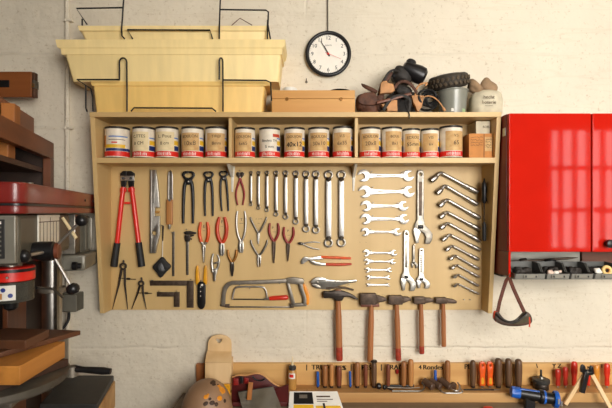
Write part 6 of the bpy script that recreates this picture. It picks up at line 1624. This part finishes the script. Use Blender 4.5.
# box above
dep = 1.9
t = thing('wooden_case', 'red brown wooden case with a dark handle slot and a clasp, high on the left', 'case', LF(10, 97, dep))
xr_ = LF(31.6, 97, dep).x; z0, z1 = LF(0, 97, dep).z, LF(0, 71.4, dep).z
REDWX = wood('case_wood', (158, 92, 46), (112, 62, 30), 'x', .42, 12, .1)
part(t, 'case_body', bx(xr_ - .62, xr_ - .0008, dep - 2, dep - 2 + .03, z0, z1, .003), REDWX)
part(t, 'end_cap', bx(xr_, xr_ + .011, dep - 2 + .002, dep - 2 + .028, z0 + .001, z1 - .002, .003), DKW)
part(t, 'handle_slot', bx(xr_ - .25, xr_ - .095, dep - 2 - .0015, dep - 2 + .004, LF(0, 87.4, dep).z, LF(0, 80, dep).z, .002), BLACK, 'dark handle slot')
part(t, 'clasp', bx(xr_ + .004, xr_ + .0125, dep - 2 - .004, dep - 2 + .03, LF(0, 88, dep).z, LF(0, 80, dep).z, .001), STEELD, 'metal clasp')
part(t, 'clasp_ring', tube_w([Vector((xr_ + .008, dep - 2 - .005, LF(0, 85.5, dep).z)) + Vector((.006 * cos(a * pi / 6), 0, .006 * sin(a * pi / 6))) for a in range(12)], .0016, 6, closed=True), BRASS)
t = thing('wall_shelf', 'plain wooden wall shelf beyond the left edge carrying the wooden case', 'shelf', (xr_ - .5, 0, z0 - .02))
part(t, 'shelf_board', bx(xr_ - .66, xr_ - .34, -.26, WALLY, z0 - .02, z0 - .0004, .002), DKW)
part(t, 'shelf_bracket', bx(xr_ - .52, xr_ - .49, -.2, WALLY, z0 - .05, z0 - .0204, .002), DKW)

# ---- pegs that would run into a tool are pulled out
def clear_pegs():
    from mathutils.bvhtree import BVHTree
    bpy.context.view_layer.update()
    def tree(o):
        mw = o.matrix_world; me = o.data
        return BVHTree.FromPolygons([mw @ v.co for v in me.vertices], [tuple(p.vertices) for p in me.polygons])
    def box(o):
        c = [o.matrix_world @ Vector(b) for b in o.bound_box]
        return [min(p[i] for p in c) for i in range(3)], [max(p[i] for p in c) for i in range(3)]
    pegs = [o for o in board.children if o.name.startswith('peg')]
    rest = [(o, box(o)) for o in scene.objects if o.type == 'MESH' and o.parent is not None and o not in pegs and not o.name.startswith(('back_panel',))]
    rest = [(o, b) for o, b in rest if b[0][0] > BX0 - .1 and b[1][0] < BX1 + .1 and b[1][2] < SH_B and b[1][1] > -.2]
    cache = {}
    for p in pegs:
        base = p.location.copy()
        ok = False
        for dz in (0, -.003, -.006, .003, -.009, .006):
            p.location = base + Vector((0, 0, dz)); bpy.context.view_layer.update()
            lo, hi = box(p); tp = tree(p); hit = False
            for o, (a, b) in rest:
                if all(a[i] < hi[i] + .001 and b[i] > lo[i] - .001 for i in range(3)):
                    if o.name not in cache: cache[o.name] = tree(o)
                    if cache[o.name].overlap(tp): hit = True; break
            if not hit: ok = True; break
        if not ok: bpy.data.objects.remove(p)
clear_pegs()

# ================================================================== CAMERA
cam = bpy.data.cameras.new('camera'); co = bpy.data.objects.new('camera', cam); COL.objects.link(co)
cam.sensor_width = 36; cam.lens = 36 * F / 612
cam.shift_y = (HY - 204) / 612
co.location = (0, -CAMD, ZC); co.rotation_euler = (radians(90), 0, 0)
cam.clip_start = 0.02
scene.camera = co
w = bpy.data.worlds.new('world'); scene.world = w; w.use_nodes = True
w.node_tree.nodes['Background'].inputs[0].default_value = (0.75, 0.85, 1, 1)
w.node_tree.nodes['Background'].inputs[1].default_value = 0.6
scene.view_settings.view_transform = 'Standard'; scene.view_settings.look = 'None'
scene.view_settings.gamma = 1.0; scene.view_settings.exposure = -0.24
try: scene.view_settings.use_curve_mapping = False
except Exception: pass
scene.cycles.max_bounces = 8; scene.cycles.diffuse_bounces = 5; scene.cycles.glossy_bounces = 4
scene.cycles.sample_clamp_indirect = 4.0
scene.cycles.use_denoising = True
scene.cycles.caustics_reflective = False; scene.cycles.caustics_refractive = False
